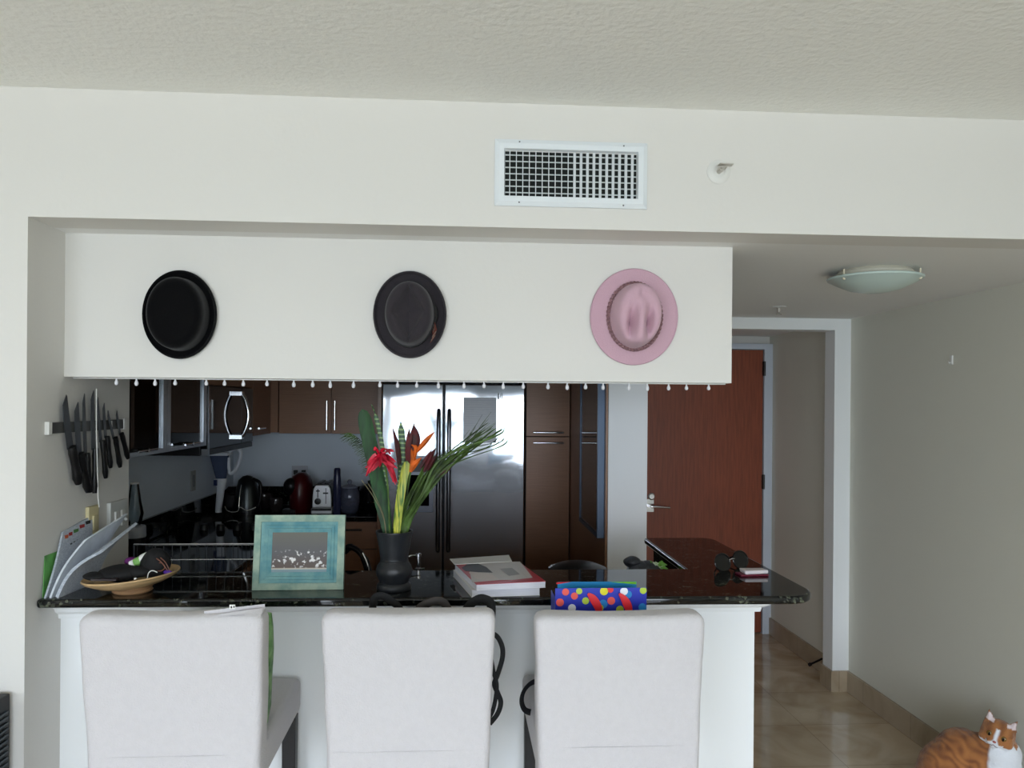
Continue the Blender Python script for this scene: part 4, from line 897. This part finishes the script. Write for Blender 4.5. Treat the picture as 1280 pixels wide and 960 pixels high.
# leaning papers against side wall
def leaf_sheet(name, label, a0, a1, t0, t1, th, m, bulge=.012, arts=None):
    """bottom edge a0..a1 (world), top edge t0..t1"""
    a0, a1, t0, t1 = map(Vector, (a0, a1, t0, t1)); nu, nv = 6, 10
    c = thing(name, label, 'newspaper', (a0 + a1) / 2, 'papers leaning on the side wall')
    nrm = (a1 - a0).cross(t0 - a0).normalized()
    if nrm.x > 0: nrm = -nrm
    b = B(); F, K = [], []
    for j in range(nv + 1):
        v = j / nv; rowf, rowk = [], []
        for i in range(nu + 1):
            u = i / nu; p = (a0 * (1 - u) + a1 * u) * (1 - v) + (t0 * (1 - u) + t1 * u) * v - nrm * bulge * sin(pi * v)
            rowf.append(p); rowk.append(p + nrm * th)
        F.append(rowf); K.append(rowk)
    for j in range(nv + 1): F[j] = F[j] + list(reversed(K[j]))
    b.grid(F, True, True, True)
    b.done('folded_pages', m, c, sharp=50)
    return c
NP = mat('newsprint', (196, 202, 210), .8, col2=(168, 176, 188), vs=40, vstretch=(1, 3, 8))
NP2 = mat('glossy_white_flyer', (214, 220, 228), .45, var=.06, vs=14)
GRN = mat('green_leaflet', (96, 160, 84), .6, var=.15, vs=20)
leaf_sheet('green_leaflet', 'green leaflet at the back against the side wall', (-1.172, 2.36, ZB), (-1.172, 2.60, ZB), (-1.177, 2.38, 1.185), (-1.177, 2.62, 1.185), .002, GRN, 0)
s1 = leaf_sheet('newspaper', 'newspaper with colour printed top leaning nearest the wall', (-1.160, 2.352, ZB), (-1.150, 2.60, ZB), (-1.170, 2.47, 1.238), (-1.170, 2.66, 1.262), .006, NP, .004)
# coloured masthead
hd_ = B()
for k, (y, w, zz, mi) in enumerate(((2.475, .02, 1.222, 0), (2.50, .02, 1.226, 1), (2.53, .03, 1.23, 2), (2.57, .03, 1.238, 1), (2.61, .03, 1.244, 3))):
    hd_.m(mi); hd_.box(-1.1702, -1.1665, y, y + w, zz - .004, zz + .006)
hd_.m(3)
for k in range(4): hd_.box(-1.1675, -1.163, 2.50 + k * .02, 2.512 + k * .02, 1.190 + k * .002, 1.200 + k * .002)
hd_.done('colour_header', [mat('print_orange', (190, 90, 50), .6), mat('print_red', (160, 40, 40), .6), mat('print_green', (80, 130, 70), .6), mat('print_black', (30, 30, 30), .6)], s1)
leaf_sheet('newspaper', 'grey folded newspaper with curled top in the leaning stack', (-1.145, 2.350, ZB), (-1.125, 2.57, ZB), (-1.100, 2.46, 1.215), (-1.075, 2.70, 1.262), .006, NP2, -.012)
leaf_sheet('newspaper', 'front newspaper of the leaning stack beside the bowl', (-1.125, 2.348, ZB), (-1.110, 2.55, ZB), (-1.050, 2.45, 1.180), (-1.035, 2.68, 1.232), .009, NP, -.022)

# ------------------------------------------------------------------ things on the kitchen counters
ZK = .9105
# wire rack
c = thing('dish_rack', 'chrome wire dish rack standing behind the bar', 'dish rack', (-.83, 2.9, ZK))
WR = mat('rack_wire', (205, 208, 210), .25, .9)
x0, x1, y0, y1 = -1.08, -.60, 2.765, 2.93
def rect(z, e=0): return [(x0 + e, y0 + e, z), (x1 - e, y0 + e, z), (x1 - e, y1 - e, z), (x0 + e, y1 - e, z)]
B().tube([(x0, y0, 1.150), (x1, y0, 1.150), (x1, y1, 1.118), (x0, y1, 1.118)], .0028, 8, closed=True).done('top_rim', WR, c)
b = B().tube([(x0 + .02, y0, 1.098), (x1, y0, 1.098)], .0025, 8)
for k in range(36): b.ell((x0 + .03 + k * (x1 - x0 - .04) / 36, y0 - .003, 1.098), (.003, .003, .003), seg=8, rg=6)
b.done('front_rail', WR, c)
b = B()
for k in range(17):
    x = x0 + .01 + k * (x1 - x0 - .02) / 16
    b.tube([(x, y0, 1.149), (x + .006, y0 + .004, ZK + .03), (x + .006, y1 - .004, ZK + .03), (x, y1, 1.117)], .0012, 6)
b.tube([Vector(p) for p in rect(ZK + .005)], .004, 8, closed=True)
for (x, y) in ((x0, y0), (x1, y0), (x0, y1), (x1, y1)): b.cyl((x, y, ZK), (x, y, 1.15 if y == y0 else 1.118), .003, seg=8)
b.done('wire_basket', mat('dark_wire', (70, 72, 76), .35, .8), c)
# soap dispenser (chrome) and dark faucet
p = atY(523, 692, 2.775)
c = thing('soap_dispenser', 'chrome soap dispenser pump right of the vase', 'soap dispenser', (p.x, 2.775, ZK))
B().lathe([(0, ZK), (.018, ZK), (.018, ZK + .01), (.010, ZK + .02), (.009, 1.05), (.013, 1.055), (.013, 1.062), (.006, 1.066), (.006, 1.100), (.009, 1.102), (.009, 1.112), (0, 1.113)], (p.x, 2.775, 0), 20).tube([(p.x - .004, 2.775, 1.058), (p.x + .022, 2.775, 1.060)], .004, 8).done('pump', CHROME, c)
B().tube([(p.x, 2.775, 1.106), (p.x - .025, 2.775, 1.106), (p.x - .032, 2.775, 1.102)], .0035, 8).done('spout', CHROME, c)
c = thing('kitchen_faucet', 'dark pull out kitchen faucet left of the vase', 'faucet', (-.30, 2.86, ZK))
fp = [atY(462, 728, 2.86), atY(460, 712, 2.86), atY(455, 698, 2.87), atY(447, 688, 2.89), atY(437, 684, 2.91), atY(431, 689, 2.93)]
B().cyl((fp[0].x, 2.86, ZK), (fp[0].x, 2.86, ZK + .04), .024, .02).tube(smooth_pts([(fp[0].x, 2.86, ZK + .03)] + fp, 5), [.013] * 16 + [.010] * 8 + [.013] * 7, 14).done('spout', mat('dark_bronze_faucet', (26, 22, 22), .25, .6), c)
B().tube(smooth_pts([(fp[0].x + .012, 2.845, ZK + .03), atY(460, 709, 2.845), atY(453, 691, 2.85)], 5), .003, 8).done('lever', CHROME, c)
c = thing('bottle_brush', 'thin curved chrome rod standing left of the vase', 'rod', (-.262, 2.80, ZK))
B().cyl((-.262, 2.80, ZK), (-.262, 2.80, ZK + .012), .02).tube(smooth_pts([(-.262, 2.80, ZK), (-.264, 2.80, 1.05), (-.258, 2.80, 1.10), (-.245, 2.80, 1.115)], 5), .003, 8).done('rod', CHROME, c)
# dark pot behind bar
c = thing('black_pan', 'black domed pot lid just showing behind the bar', 'pot', (.46, 3.02, ZK))
B().lathe([(0, 0), (.095, 0), (.105, .01), (.108, .085), (.1, .09), (0, .09)], (.46, 3.02, ZK), 36).done('pot_body', BLACKP, c, sharp=50)
B().lathe([(0, .09), (.112, .09), (.11, .10), (.07, .116), (.02, .123), (0, .123)], (.46, 3.02, ZK), 36).done('lid', BLACKP, c, sharp=50)
# greens bag
c = thing('greens_bag', 'grey bag of leafy greens behind the bar', 'bag', (.70, 2.90, ZK))
B().ell((.67, 2.90, ZK + .075), (.055, .055, .075)).ell((.645, 2.90, ZK + .145), (.030, .03, .022)).ell((.70, 2.90, ZK + .08), (.06, .05, .07)).done('bag_body', mat('grey_film', (58, 60, 66), .35, var=.3, vs=30), c, jitter=.006, jscale=30)
gb = B()
for i in range(26):
    p = Vector((.665 + .085 * random.random(), 2.88 + .03 * random.random(), ZK + .118 + .02 * random.random()))
    e = p + Vector((random.uniform(0, .035), -.01, random.uniform(-.004, .014))); gb.m(i % 3 == 0)
    gb.ribbon([p, (p + e) / 2 + Vector((0, 0, .004)), e], [.002, .006, .001], (0, .3, 1), .001, .2)
gb.done('leaves', [mat('bright_leaf', (110, 170, 60), .5), mat('pale_leaf', (190, 205, 170), .5)], c)
# kitchen blender jar by wall end
p = atX(168, 671, -1.47); zb_ = ZK; pc = Vector((-1.47, 3.78, ZK))
pc = Vector((atY(168, 650, 3.83).x, 3.83, ZK))
c = thing('blender', 'glass blender jar on a grey base at the kitchen corner', 'blender', pc)
B().lathe([(0, 0), (.046, 0), (.050, .01), (.048, .088), (0, .088)], pc, 28).done('motor_base', BLACKP, c, sharp=40)
B().lathe([(0, .089), (.050, .089), (.052, .094), (.050, .138), (.046, .142), (0, .142)], pc, 28).done('silver_collar', mat('grey_appliance', (214, 218, 224), .35, .2), c, sharp=40)
B().lathe([(.026, .143), (.034, .17), (.040, .20), (.030, .25), (.022, .31), (.018, .335), (.0165, .335), (.020, .31), (.028, .25), (.038, .20), (.031, .172), (.024, .145)], pc, 28, None, 1, 1, False, False).done('glass_jar', CLEARG, c)
B().lathe([(0, .336), (.020, .336), (.020, .343), (0, .343)], pc, 24).done('lid', WHITEP, c)
# hand vacuum in the corner
c = thing('stick_vacuum', 'white and grey handheld vacuum standing in the left corner', 'vacuum', (-1.46, 5.12, ZK))
Yv = 5.12
def pv(x, y): return atY(x, y, Yv)
VG = mat('smoky_bin', (78, 90, 116), .2); VW = mat('vac_white', (236, 242, 250), .35)
b = B(); R = []
for y, xa, xb_ in ((569, 262, 286), (580, 265, 285), (592, 268, 284), (598, 270, 283)):
    a, e = pv(xa, y), pv(xb_, y); m0 = (a + e) / 2; r = (e - a).length / 2
    R.append([(m0.x + r * cos(t), Yv + r * .8 * sin(t), m0.z) for t in [2 * pi * k / 20 for k in range(20)]])
b.grid(R).done('dust_bin', VG, c)
B().tube(smooth_pts([pv(284, 568), pv(290, 562), pv(297, 561), pv(301, 566), pv(299, 577), pv(294, 588), pv(288, 592), pv(286, 582), pv(286, 572)], 5), .011, 10).done('handle', VW, c)
B().box(pv(263, 566).x, pv(288, 566).x, Yv - .06, Yv + .06, pv(270, 569).z, pv(270, 565).z).done('top_cover', VW, c, bevel=.005)
b = B(); R = []
for y, xa, xb_ in ((598, 267, 284), (603, 270, 283), (612, 271, 281), (625, 270, 279), (636, 269, 277), (640.5, 269, 277)):
    a, e = pv(xa, y), pv(xb_, y); m0 = (a + e) / 2; r = (e - a).length / 2
    R.append([(m0.x + r * cos(t), Yv + r * .8 * sin(t), max(m0.z, ZK)) for t in [2 * pi * k / 20 for k in range(20)]])
b.grid(R).done('wand', VW, c)
B().box(pv(270, 600).x, pv(274, 600).x, Yv - .052, Yv - .038, pv(270, 606).z, pv(270, 599).z).done('button', mat('deep_blue', (20, 40, 90), .4), c)
# kettle
c = thing('electric_kettle', 'dark steel electric kettle right of the vacuum', 'kettle', (-1.37, 5.30, ZK))
kx = atY(309, 615, 5.30).x
B().lathe([(0, .0), (.085, .0), (.088, .02), (.088, .03), (.080, .08), (.07, .16), (.055, .215), (.03, .24), (0, .247)], (kx, 5.30, ZK), 32).done('kettle_body', mat('dark_steel', (70, 74, 74), .28, .9), c, sharp=50)
B().tube(smooth_pts([(kx + .05, 5.26, ZK + .225), (kx + .095, 5.24, ZK + .2), (kx + .10, 5.24, ZK + .12), (kx + .085, 5.24, ZK + .05)], 5), .011, 10).done('handle', BLACKP, c)
B().lathe([(0, 0), (.092, 0), (.092, .018), (0, .018)], (kx, 5.30, ZK - .0), 32).done('power_base', BLACKP, c)
B().tube(smooth_pts([(kx - .03, 5.213, ZK + .04), (kx - .028, 5.225, ZK + .12), (kx - .022, 5.245, ZK + .19)], 4), .004, 8).done('water_gauge', CHROME, c)
# black coffee maker left of kettle  (dark mass)
kx2 = atY(291, 620, 5.52).x
c = thing('coffee_grinder', 'squat black appliance between the vacuum and kettle', 'appliance', (kx2, 5.52, ZK))
B().box(kx2 - .05, kx2 + .045, 5.46, 5.58, ZK, ZK + .11).done('housing', BLACKP, c, bevel=.02, seg=4)
B().lathe([(0, .11), (.04, .11), (.045, .13), (.03, .15), (0, .15)], (kx2, 5.52, ZK), 24).done('lid', BLACKP, c)
B().tube(smooth_pts([atY(281, 633, 5.19), atY(284, 638, 5.17), atY(290, 640, 5.16), atY(297, 639, 5.16), atY(300, 634, 5.17), atY(309, 638, 5.16), atY(320, 634, 5.16)], 5), .003, 8).done('white_cable', WHITEP, label='loose white cable on the counter edge below the kettle', cat='cable')
# glass bowl cluster
for i, (x, r, hh, lb) in enumerate(((330, .06, .10, 'dark glass bowl right of the kettle'), (345, .05, .085, 'small dark glass bowl left of the red coffee machine'))):
    yy = (5.56, 5.40)[i]; xx = atY(x, 630, yy).x
    B().lathe([(0, 0), (r * .6, 0), (r * .9, hh * .3), (r, hh * .7), (r * .92, hh), (r * .86, hh), (r * .93, hh * .7), (r * .8, hh * .3), (0, .01)], (xx, yy, ZK), 28).done('glass_bowl', mat('smoky_glass', (52, 46, 46), .1, coat=.3), label=lb, cat='bowl', group='dark glass bowls on the back counter')
# red capsule coffee machine
ca, cb = atY(352, 640, 5.30).x, atY(387, 640, 5.30).x; cm_ = (ca + cb) / 2 + .02
c = thing('coffee_machine', 'dark red rounded capsule coffee machine on the back counter', 'coffee machine', (cm_, 5.35, ZK))
RD = mat('wine_red_gloss', (74, 12, 18), .3)
b = B(); R = []
for z, w, d in ((0, .058, .10), (.01, .064, .11), (.12, .066, .11), (.19, .064, .105), (.235, .050, .09), (.258, .025, .05), (.262, .005, .01)):
    R.append([(cm_ + .004 + w * 1.12 * cos(t), 5.36 + d * sin(t), ZK + z) for t in [2 * pi * k / 32 for k in range(32)]])
b.grid(R).done('housing', RD, c, sharp=60)
B().ell((cm_ - .050, 5.30, ZK + .175), (.05, .05, .055)).done('brew_head', BLACKP, c)
B().cyl((cm_ - .095, 5.30, ZK + .165), (cm_ - .085, 5.30, ZK + .165), .012).done('side_knob', BLACKP, c)
B().box(cm_ - .095, cm_ - .01, 5.24, 5.34, ZK, ZK + .03).box(cm_ - .06, cm_ - .02, 5.30, 5.36, ZK + .03, ZK + .14).done('drip_tray', BLACKP, c, bevel=.004)
# toaster (narrow end faces us)
ta, tb = atY(388, 640, 5.22).x + .004, atY(415, 640, 5.22).x
c = thing('toaster', 'chrome toaster with black knob between red machine and bottle', 'toaster', ((ta + tb) / 2, 5.35, ZK))
b = B(); R = []; xm = (ta + tb) / 2; hw = (tb - ta) / 2
sec = [(-hw * .92, .045), (-hw * .90, .12), (-hw * .82, .165), (-hw * .6, .19), (hw * .6, .19), (hw * .82, .165), (hw * .90, .12), (hw * .92, .045)]
b.prism([(xm + a, ZK + z) for a, z in sec], 5.225, 5.49, 'Y').done('housing', mat('toaster_steel', (236, 238, 240), .42, .55), c, bevel=.006)
b = B(); b.prism([(xm + a * 1.04, ZK + (z if z < .1 else z + .004)) for a, z in sec], 5.245, 5.48, 'Y').done('side_shell', BLACKP, c, bevel=.004)
B().box(xm - hw, xm + hw, 5.215, 5.50, ZK + .004, ZK + .044).done('base', mat('toaster_steel', (236, 238, 240), .42, .55), c, bevel=.006)
B().box(xm - hw * .95, xm + hw * .95, 5.212, 5.2149, ZK + .026, ZK + .04).box(xm - hw * .4, xm, 5.213, 5.2149, ZK, ZK + .006).done('base_band', BLACKP, c)
B().lathe([(0, 0), (.021, 0), (.019, .014), (0, .016)], (0, 0, 0), 24).xf(Matrix.Translation((xm - hw * .38, 5.2249, ZK + .085)) @ RX).done('knob', BLACKP, c)
B().box(xm + hw * .36, xm + hw * .42, 5.223, 5.2249, ZK + .07, ZK + .17).box(xm + hw * .16, xm + hw * .62, 5.205, 5.2229, ZK + .135, ZK + .143).done('lever', BLACKP, c)
B().box(xm - hw * .42, xm - hw * .34, 5.2235, 5.2249, ZK + .11, ZK + .165).box(xm - hw * .55, xm - hw * .2, 5.2235, 5.2249, ZK + .148, ZK + .156).done('emblem', BLACKP, c)
for s_ in (-1, 1): B().box(xm + s_ * hw * .35 - .011, xm + s_ * hw * .35 + .011, 5.26, 5.46, ZK + .19, ZK + .202).done('slot_guard', BLACKP, c, bevel=.002)
# tall bottle
bx = atY(421.5, 600, 5.24).x
c = thing('tall_bottle', 'tall dark blue bottle right of the toaster', 'bottle', (bx, 5.24, ZK))
B().lathe([(0, 0), (.024, 0), (.025, .005), (.025, .20), (.023, .235), (.021, .255), (0, .255)], (bx, 5.24, ZK), 24).done('bottle_body', mat('dark_blue_grey', (50, 54, 84), .25), c, sharp=50)
B().lathe([(0, .255), (.022, .255), (.021, .29), (.016, .30), (0, .30)], (bx, 5.24, ZK), 24).done('cap', mat('navy_cap', (30, 32, 62), .35), c, sharp=50)
# glass jar with lid
jx = atY(437, 620, 5.30).x
c = thing('glass_jar', 'wide clear glass jar with knobbed lid on the back counter', 'jar', (jx, 5.30, ZK))
B().lathe([(0, 0), (.045, 0), (.058, .02), (.066, .08), (.064, .13), (.052, .165), (.049, .165), (.060, .13), (.062, .08), (.054, .022), (0, .006)], (jx, 5.30, ZK), 32).done('jar_body', mat('jar_glass', (130, 136, 160), .08, trans=.6), c, sharp=60)
B().lathe([(0, .166), (.056, .166), (.056, .174), (.03, .185), (.01, .19), (.016, .205), (.012, .217), (0, .22)], (jx, 5.30, ZK), 28).done('lid', mat('jar_lid_grey', (120, 124, 140), .2), c, sharp=60)
B().lathe([(0, .021), (.050, .021), (.056, .05), (.056, .07), (0, .075)], (jx, 5.30, ZK), 24).done('contents', mat('dark_contents', (40, 40, 80), .6, var=.4, vs=60), c)
# black pot with glass lid
bx = atY(462, 620, 5.52).x
c = thing('black_pot', 'black pot with metal handle beside the refrigerator', 'pot', (bx, 5.52, ZK))
B().lathe([(0, 0), (.06, 0), (.068, .01), (.072, .05), (.072, .13), (.066, .135), (0, .135)], (bx, 5.52, ZK), 28).done('pot_body', mat('black_enamel', (16, 16, 18), .15), c, sharp=50)
B().lathe([(0, .136), (.07, .136), (.065, .15), (.03, .168), (.012, .172), (.014, .19), (0, .195)], (bx, 5.52, ZK), 28).done('lid', BLACKP, c, sharp=50)
B().tube(smooth_pts([(bx - .01, 5.45, ZK + .05), (bx + .02, 5.41, ZK + .055), (bx + .04, 5.45, ZK + .05)], 4), .005, 8).done('handle', CHROME, c)

# ------------------------------------------------------------------ black mesh box at far left
c = thing('speaker_cabinet', 'black mesh sided cabinet at the lower left wall', 'speaker', (-1.42, 2.06, 0))
zt = .835
B().box(-1.62, -1.207, 1.86, 2.262, 0, zt).done('cabinet_body', mat('black_satin', (22, 24, 27), .5), c, bevel=.004)
gr = B()
for k in range(48):
    z = .06 + k * .0155; gr.box(-1.2065, -1.202, 1.88, 2.245, z, z + .006)
gr.done('side_grille', mat('grille_metal', (52, 60, 66), .35, .6), c)
# door stop
p = atX(1020, 813, 2.2)
c = thing('door_stop', 'black door stop on the hall baseboard', 'door stop', (2.2, 4.75, .07))
B().cyl((2.2355, 4.75, .09), (2.15, 4.73, .065), .006).lathe([(0, 0), (.011, 0), (.011, .016), (0, .016)], (0, 0, 0), 14).done('stop_rod', BLACKP, c)
bpy.data.objects.remove(bpy.data.objects['stop_rod'])
B().cyl((2.2355, 4.75, .09), (2.155, 4.73, .065), .006).cyl((2.155, 4.73, .065), (2.143, 4.727, .061), .011).done('stop_rod', BLACKP, c)

# ------------------------------------------------------------------ cat
def make_cat():
    oX, oY = 2.0, 3.0
    c = thing('cat', 'orange and white cat sitting on the floor by the right wall', 'cat', (oX, oY, 0))
    Hc = Vector((2.092, 2.955, .376)); Mh = Matrix.Translation(Hc) @ Matrix.Rotation(math.radians(-42), 4, 'Z') @ Matrix.Rotation(math.radians(14), 4, 'Y') @ Matrix.Rotation(math.radians(6), 4, 'X')
    b = B()
    def e(cn, r, M=None): b.ell(cn, r, M, 24, 16)
    e((1.965, 3.08, .150), (.115, .105, .150)); e((2.01, 3.06, .225), (.112, .095, .128)); e((2.06, 3.02, .245), (.095, .085, .105))
    e((2.110, 2.975, .20), (.086, .078, .135)); e((2.112, 2.968, .285), (.076, .066, .080)); e((1.955, 3.0, .085), (.085, .075, .085))
    for x, y in ((2.085, 2.915), (2.15, 2.94)):
        b.tube([(x, y + .03, .20), (x, y, .10), (x, y - .008, .02)], [.038, .027, .022], 14); e((x - .006, y - .022, .018), (.024, .034, .018))
    e((1.965, 2.92, .02), (.028, .05, .02))
    b.tube(smooth_pts([(1.90, 3.13, .06), (1.855, 3.08, .035), (1.87, 2.96, .024), (1.94, 2.88, .022), (2.02, 2.87, .022)], 6), .021, 12)
    def h(p, r): 
        q = Mh @ Vector(p); b.ell(q, r, Mh.to_3x3(), 22, 14)
    h((0, 0, 0), (.060, .054, .052)); h((-.03, -.022, -.018), (.030, .028, .025)); h((.03, -.022, -.018), (.030, .028, .025))
    h((-.012, -.052, -.018), (.016, .014, .013)); h((.012, -.052, -.018), (.016, .014, .013)); h((0, -.045, -.033), (.015, .014, .010)); h((0, -.040, .002), (.014, .018, .018))
    for s_ in (-1, 1):
        pts = []
        base = [Vector((s_ * .012, .002, .042)), Vector((s_ * .060, .002, .018)), Vector((s_ * .038, -.016, .030)), Vector((s_ * .036, .020, .026))]
        tip = Vector((s_ * .050, -.002, .088))
        vs = [b.bm.verts.new(Mh @ p) for p in (base[0], base[2], base[1], base[3])]; vt = b.bm.verts.new(Mh @ tip)
        low = [b.bm.verts.new(Mh @ (p * .5)) for p in (base[0], base[2], base[1], base[3])]
        for i in range(4): b._f([vs[i], vs[(i + 1) % 4], vt]); b._f([low[i], low[(i + 1) % 4], vs[(i + 1) % 4], vs[i]])
        b._f(low)
    bmesh.ops.recalc_face_normals(b.bm, faces=b.bm.faces)
    me = bpy.data.meshes.new('tmp'); b.bm.to_mesh(me); b.bm.free(); t = bpy.data.objects.new('tmp', me); C.objects.link(t)
    rm = t.modifiers.new('r', 'REMESH'); rm.mode = 'VOXEL'; rm.voxel_size = .0042
    sm = t.modifiers.new('s', 'SMOOTH'); sm.factor = .6; sm.iterations = 7
    dg = bpy.context.evaluated_depsgraph_get(); me2 = bpy.data.meshes.new_from_object(t.evaluated_get(dg)); bpy.data.objects.remove(t)
    me2.name = 'cat_body'
    if 'fur' in me2.color_attributes: pass
    ca = me2.color_attributes.new('fur', 'FLOAT_COLOR', 'POINT')
    Mi = Mh.inverted(); O1, O2, WH, PK = [rgb(x) for x in ((166, 108, 58), (108, 62, 32), (226, 230, 236), (206, 170, 164))]
    def mixc(a, b_, k): k = max(0, min(1, k)); return tuple(a[i] * (1 - k) + b_[i] * k for i in range(4))
    for v in me2.vertices:
        p = v.co; q = Mi @ p; n_ = noise.noise(p * 30) * .5; col = O1
        st = sin(p.z * 110 + p.x * 150 + noise.noise(p * 22) * 5); col = mixc(O1, O2, .42 + .30 * st + n_ * 1.2)
        inhead = q.length < .082 and q.z > -.045
        if inhead:
            st = sin(q.x * 160) ; col = mixc(O1, O2, (.3 + .35 * st) if q.z > .012 else .12)
            k = 0
            if q.y < -.02:
                k = max(k, 1 - (abs(q.x) - .003 - max(0, (-.005 - q.z)) * .9) / .006) if q.z < .034 else 0
            if q.z < -.026 + .25 * abs(q.x) * 0 and q.y < 0: k = max(k, 1)
            if q.z < -.018 and abs(q.x) < .03 and q.y < -.03: k = 1
            col = mixc(col, WH, k)
            if q.z > .042 and abs(q.x) > .022 and q.y < -.002: col = mixc(PK, WH, .45)
        else:
            # bib: front of the chest, legs and paws
            fx = (p.x - 2.0) * .75 + (2.965 - p.y) * .9 + n_ * .02
            k = (fx - .048) / .014
            lim = 2.045 - (p.z - .22) * .25 + n_ * .02
            k = min(k, (p.x - lim) / .012)
            if p.z > .335: k = min(k, (.36 - p.z) / .02)
            if p.z < .06 : k = max(k, (2.98 - p.y) / .02 if p.x > 2.03 else 0)
            col = mixc(col, WH, k)
        ca.data[v.index].color = col
    off = Vector((oX, oY, 0))
    for v in me2.vertices: v.co = v.co + Vector(noise.noise_vector(v.co * 55)) * .0022 - off
    for pl in me2.polygons: pl.use_smooth = True
    m, N, L, bs = nodes('cat_fur'); at = N.new('ShaderNodeAttribute'); at.attribute_name = 'fur'
    nz = N.new('ShaderNodeTexNoise'); nz.inputs['Scale'].default_value = 160; tcc = N.new('ShaderNodeTexCoord'); L.new(tcc.outputs['Object'], nz.inputs[0])
    bp = N.new('ShaderNodeBump'); bp.inputs['Strength'].default_value = .6; bp.inputs['Distance'].default_value = .004; L.new(nz.outputs[0], bp.inputs['Height']); L.new(bp.outputs[0], bs.inputs['Normal'])
    L.new(at.outputs['Color'], bs.inputs['Base Color']); bs.inputs['Roughness'].default_value = .9; bs.inputs['Sheen Weight'].default_value = .3
    me2.materials.clear(); me2.materials.append(m)
    o = bpy.data.objects.new('cat_body', me2); C.objects.link(o); o.parent = c
    for s_ in (-1, 1):
        q = Mh @ Vector((s_ * .0235, -.0465, .008))
        ey = B().ell((0, 0, 0), (.0105, .007, .0105), None, 18, 12).xf(Matrix.Translation(q) @ Mh.to_3x3().to_4x4()).done('eye', mat('amber_eye', (120, 92, 44), .1, coat=.3), c)
        q2 = Mh @ Vector((s_ * .0235, -.0530, .008))
        B().ell((0, 0, 0), (.004, .0015, .0075), None, 12, 8).xf(Matrix.Translation(q2) @ Mh.to_3x3().to_4x4()).done('pupil', BLACKG, ey)
    q = Mh @ Vector((0, -.066, -.009)); B().ell((0, 0, 0), (.0065, .004, .0045), None, 12, 8).xf(Matrix.Translation(q) @ Mh.to_3x3().to_4x4()).done('nose', mat('pink_nose', (176, 100, 92), .5), c)
    B().tube([Mh @ Vector((-.014, -.058, -.030)), Mh @ Vector((-.006, -.063, -.027)), Mh @ Vector((0, -.064, -.022)), Mh @ Vector((.006, -.063, -.027)), Mh @ Vector((.014, -.058, -.030))], .0010, 6).done('mouth', mat('mouth_line', (90, 50, 46), .6), c)
make_cat()

# ------------------------------------------------------------------ light
w = bpy.data.worlds.new('world'); bpy.context.scene.world = w; w.use_nodes = True; N = w.node_tree.nodes; L = w.node_tree.links
bg = N['Background']; tc = N.new('ShaderNodeTexCoord'); sp = N.new('ShaderNodeSeparateXYZ'); L.new(tc.outputs['Generated'], sp.inputs[0])
mr = N.new('ShaderNodeMapRange'); mr.inputs[1].default_value = -1; mr.inputs[2].default_value = 1; L.new(sp.outputs[2], mr.inputs[0])
r = N.new('ShaderNodeValToRGB'); L.new(mr.outputs[0], r.inputs[0]); e = r.color_ramp.elements
e[0].position = 0; e[0].color = (.80, .83, .83, 1); e[1].position = 1; e[1].color = (.62, .78, 1.0, 1)
for p_, c_ in ((.36, (.66, .71, .74, 1)), (.465, (.46, .54, .60, 1)), (.492, (.42, .54, .62, 1)), (.502, (1.0, 1.08, 1.18, 1)), (.60, (.88, .99, 1.14, 1))): k = e.new(p_); k.color = c_
L.new(r.outputs[0], bg.inputs['Color']); bg.inputs['Strength'].default_value = 5.2
# daylight portals in the window openings
for a, b_ in wx:
    ld = bpy.data.lights.new('window_portal', 'AREA'); ld.shape = 'RECTANGLE'; ld.size = b_ - a; ld.size_y = 2.18; ld.cycles.is_portal = True
    lo = bpy.data.objects.new('window_portal', ld); C.objects.link(lo); lo.location = ((a + b_) / 2, YW - .13, 1.21); lo.rotation_euler = (pi / 2, 0, 0)
sl = bpy.data.lights.new('added_sun', 'SUN'); sl.energy = 9; sl.angle = .01; sl.color = (1, .96, .9)  # added sun: its floor patch by the windows bounces light onto the ceiling
so = bpy.data.objects.new('added_sun', sl); C.objects.link(so); so.rotation_euler = Euler((math.radians(28), 0, math.radians(12)))
sc = bpy.context.scene
sc.view_settings.view_transform = 'Standard'; sc.view_settings.look = 'None'; sc.view_settings.gamma = 1; sc.view_settings.use_curve_mapping = False
sc.view_settings.exposure = 1.15
sc.cycles.max_bounces = 10; sc.cycles.diffuse_bounces = 6; sc.cycles.transparent_max_bounces = 12
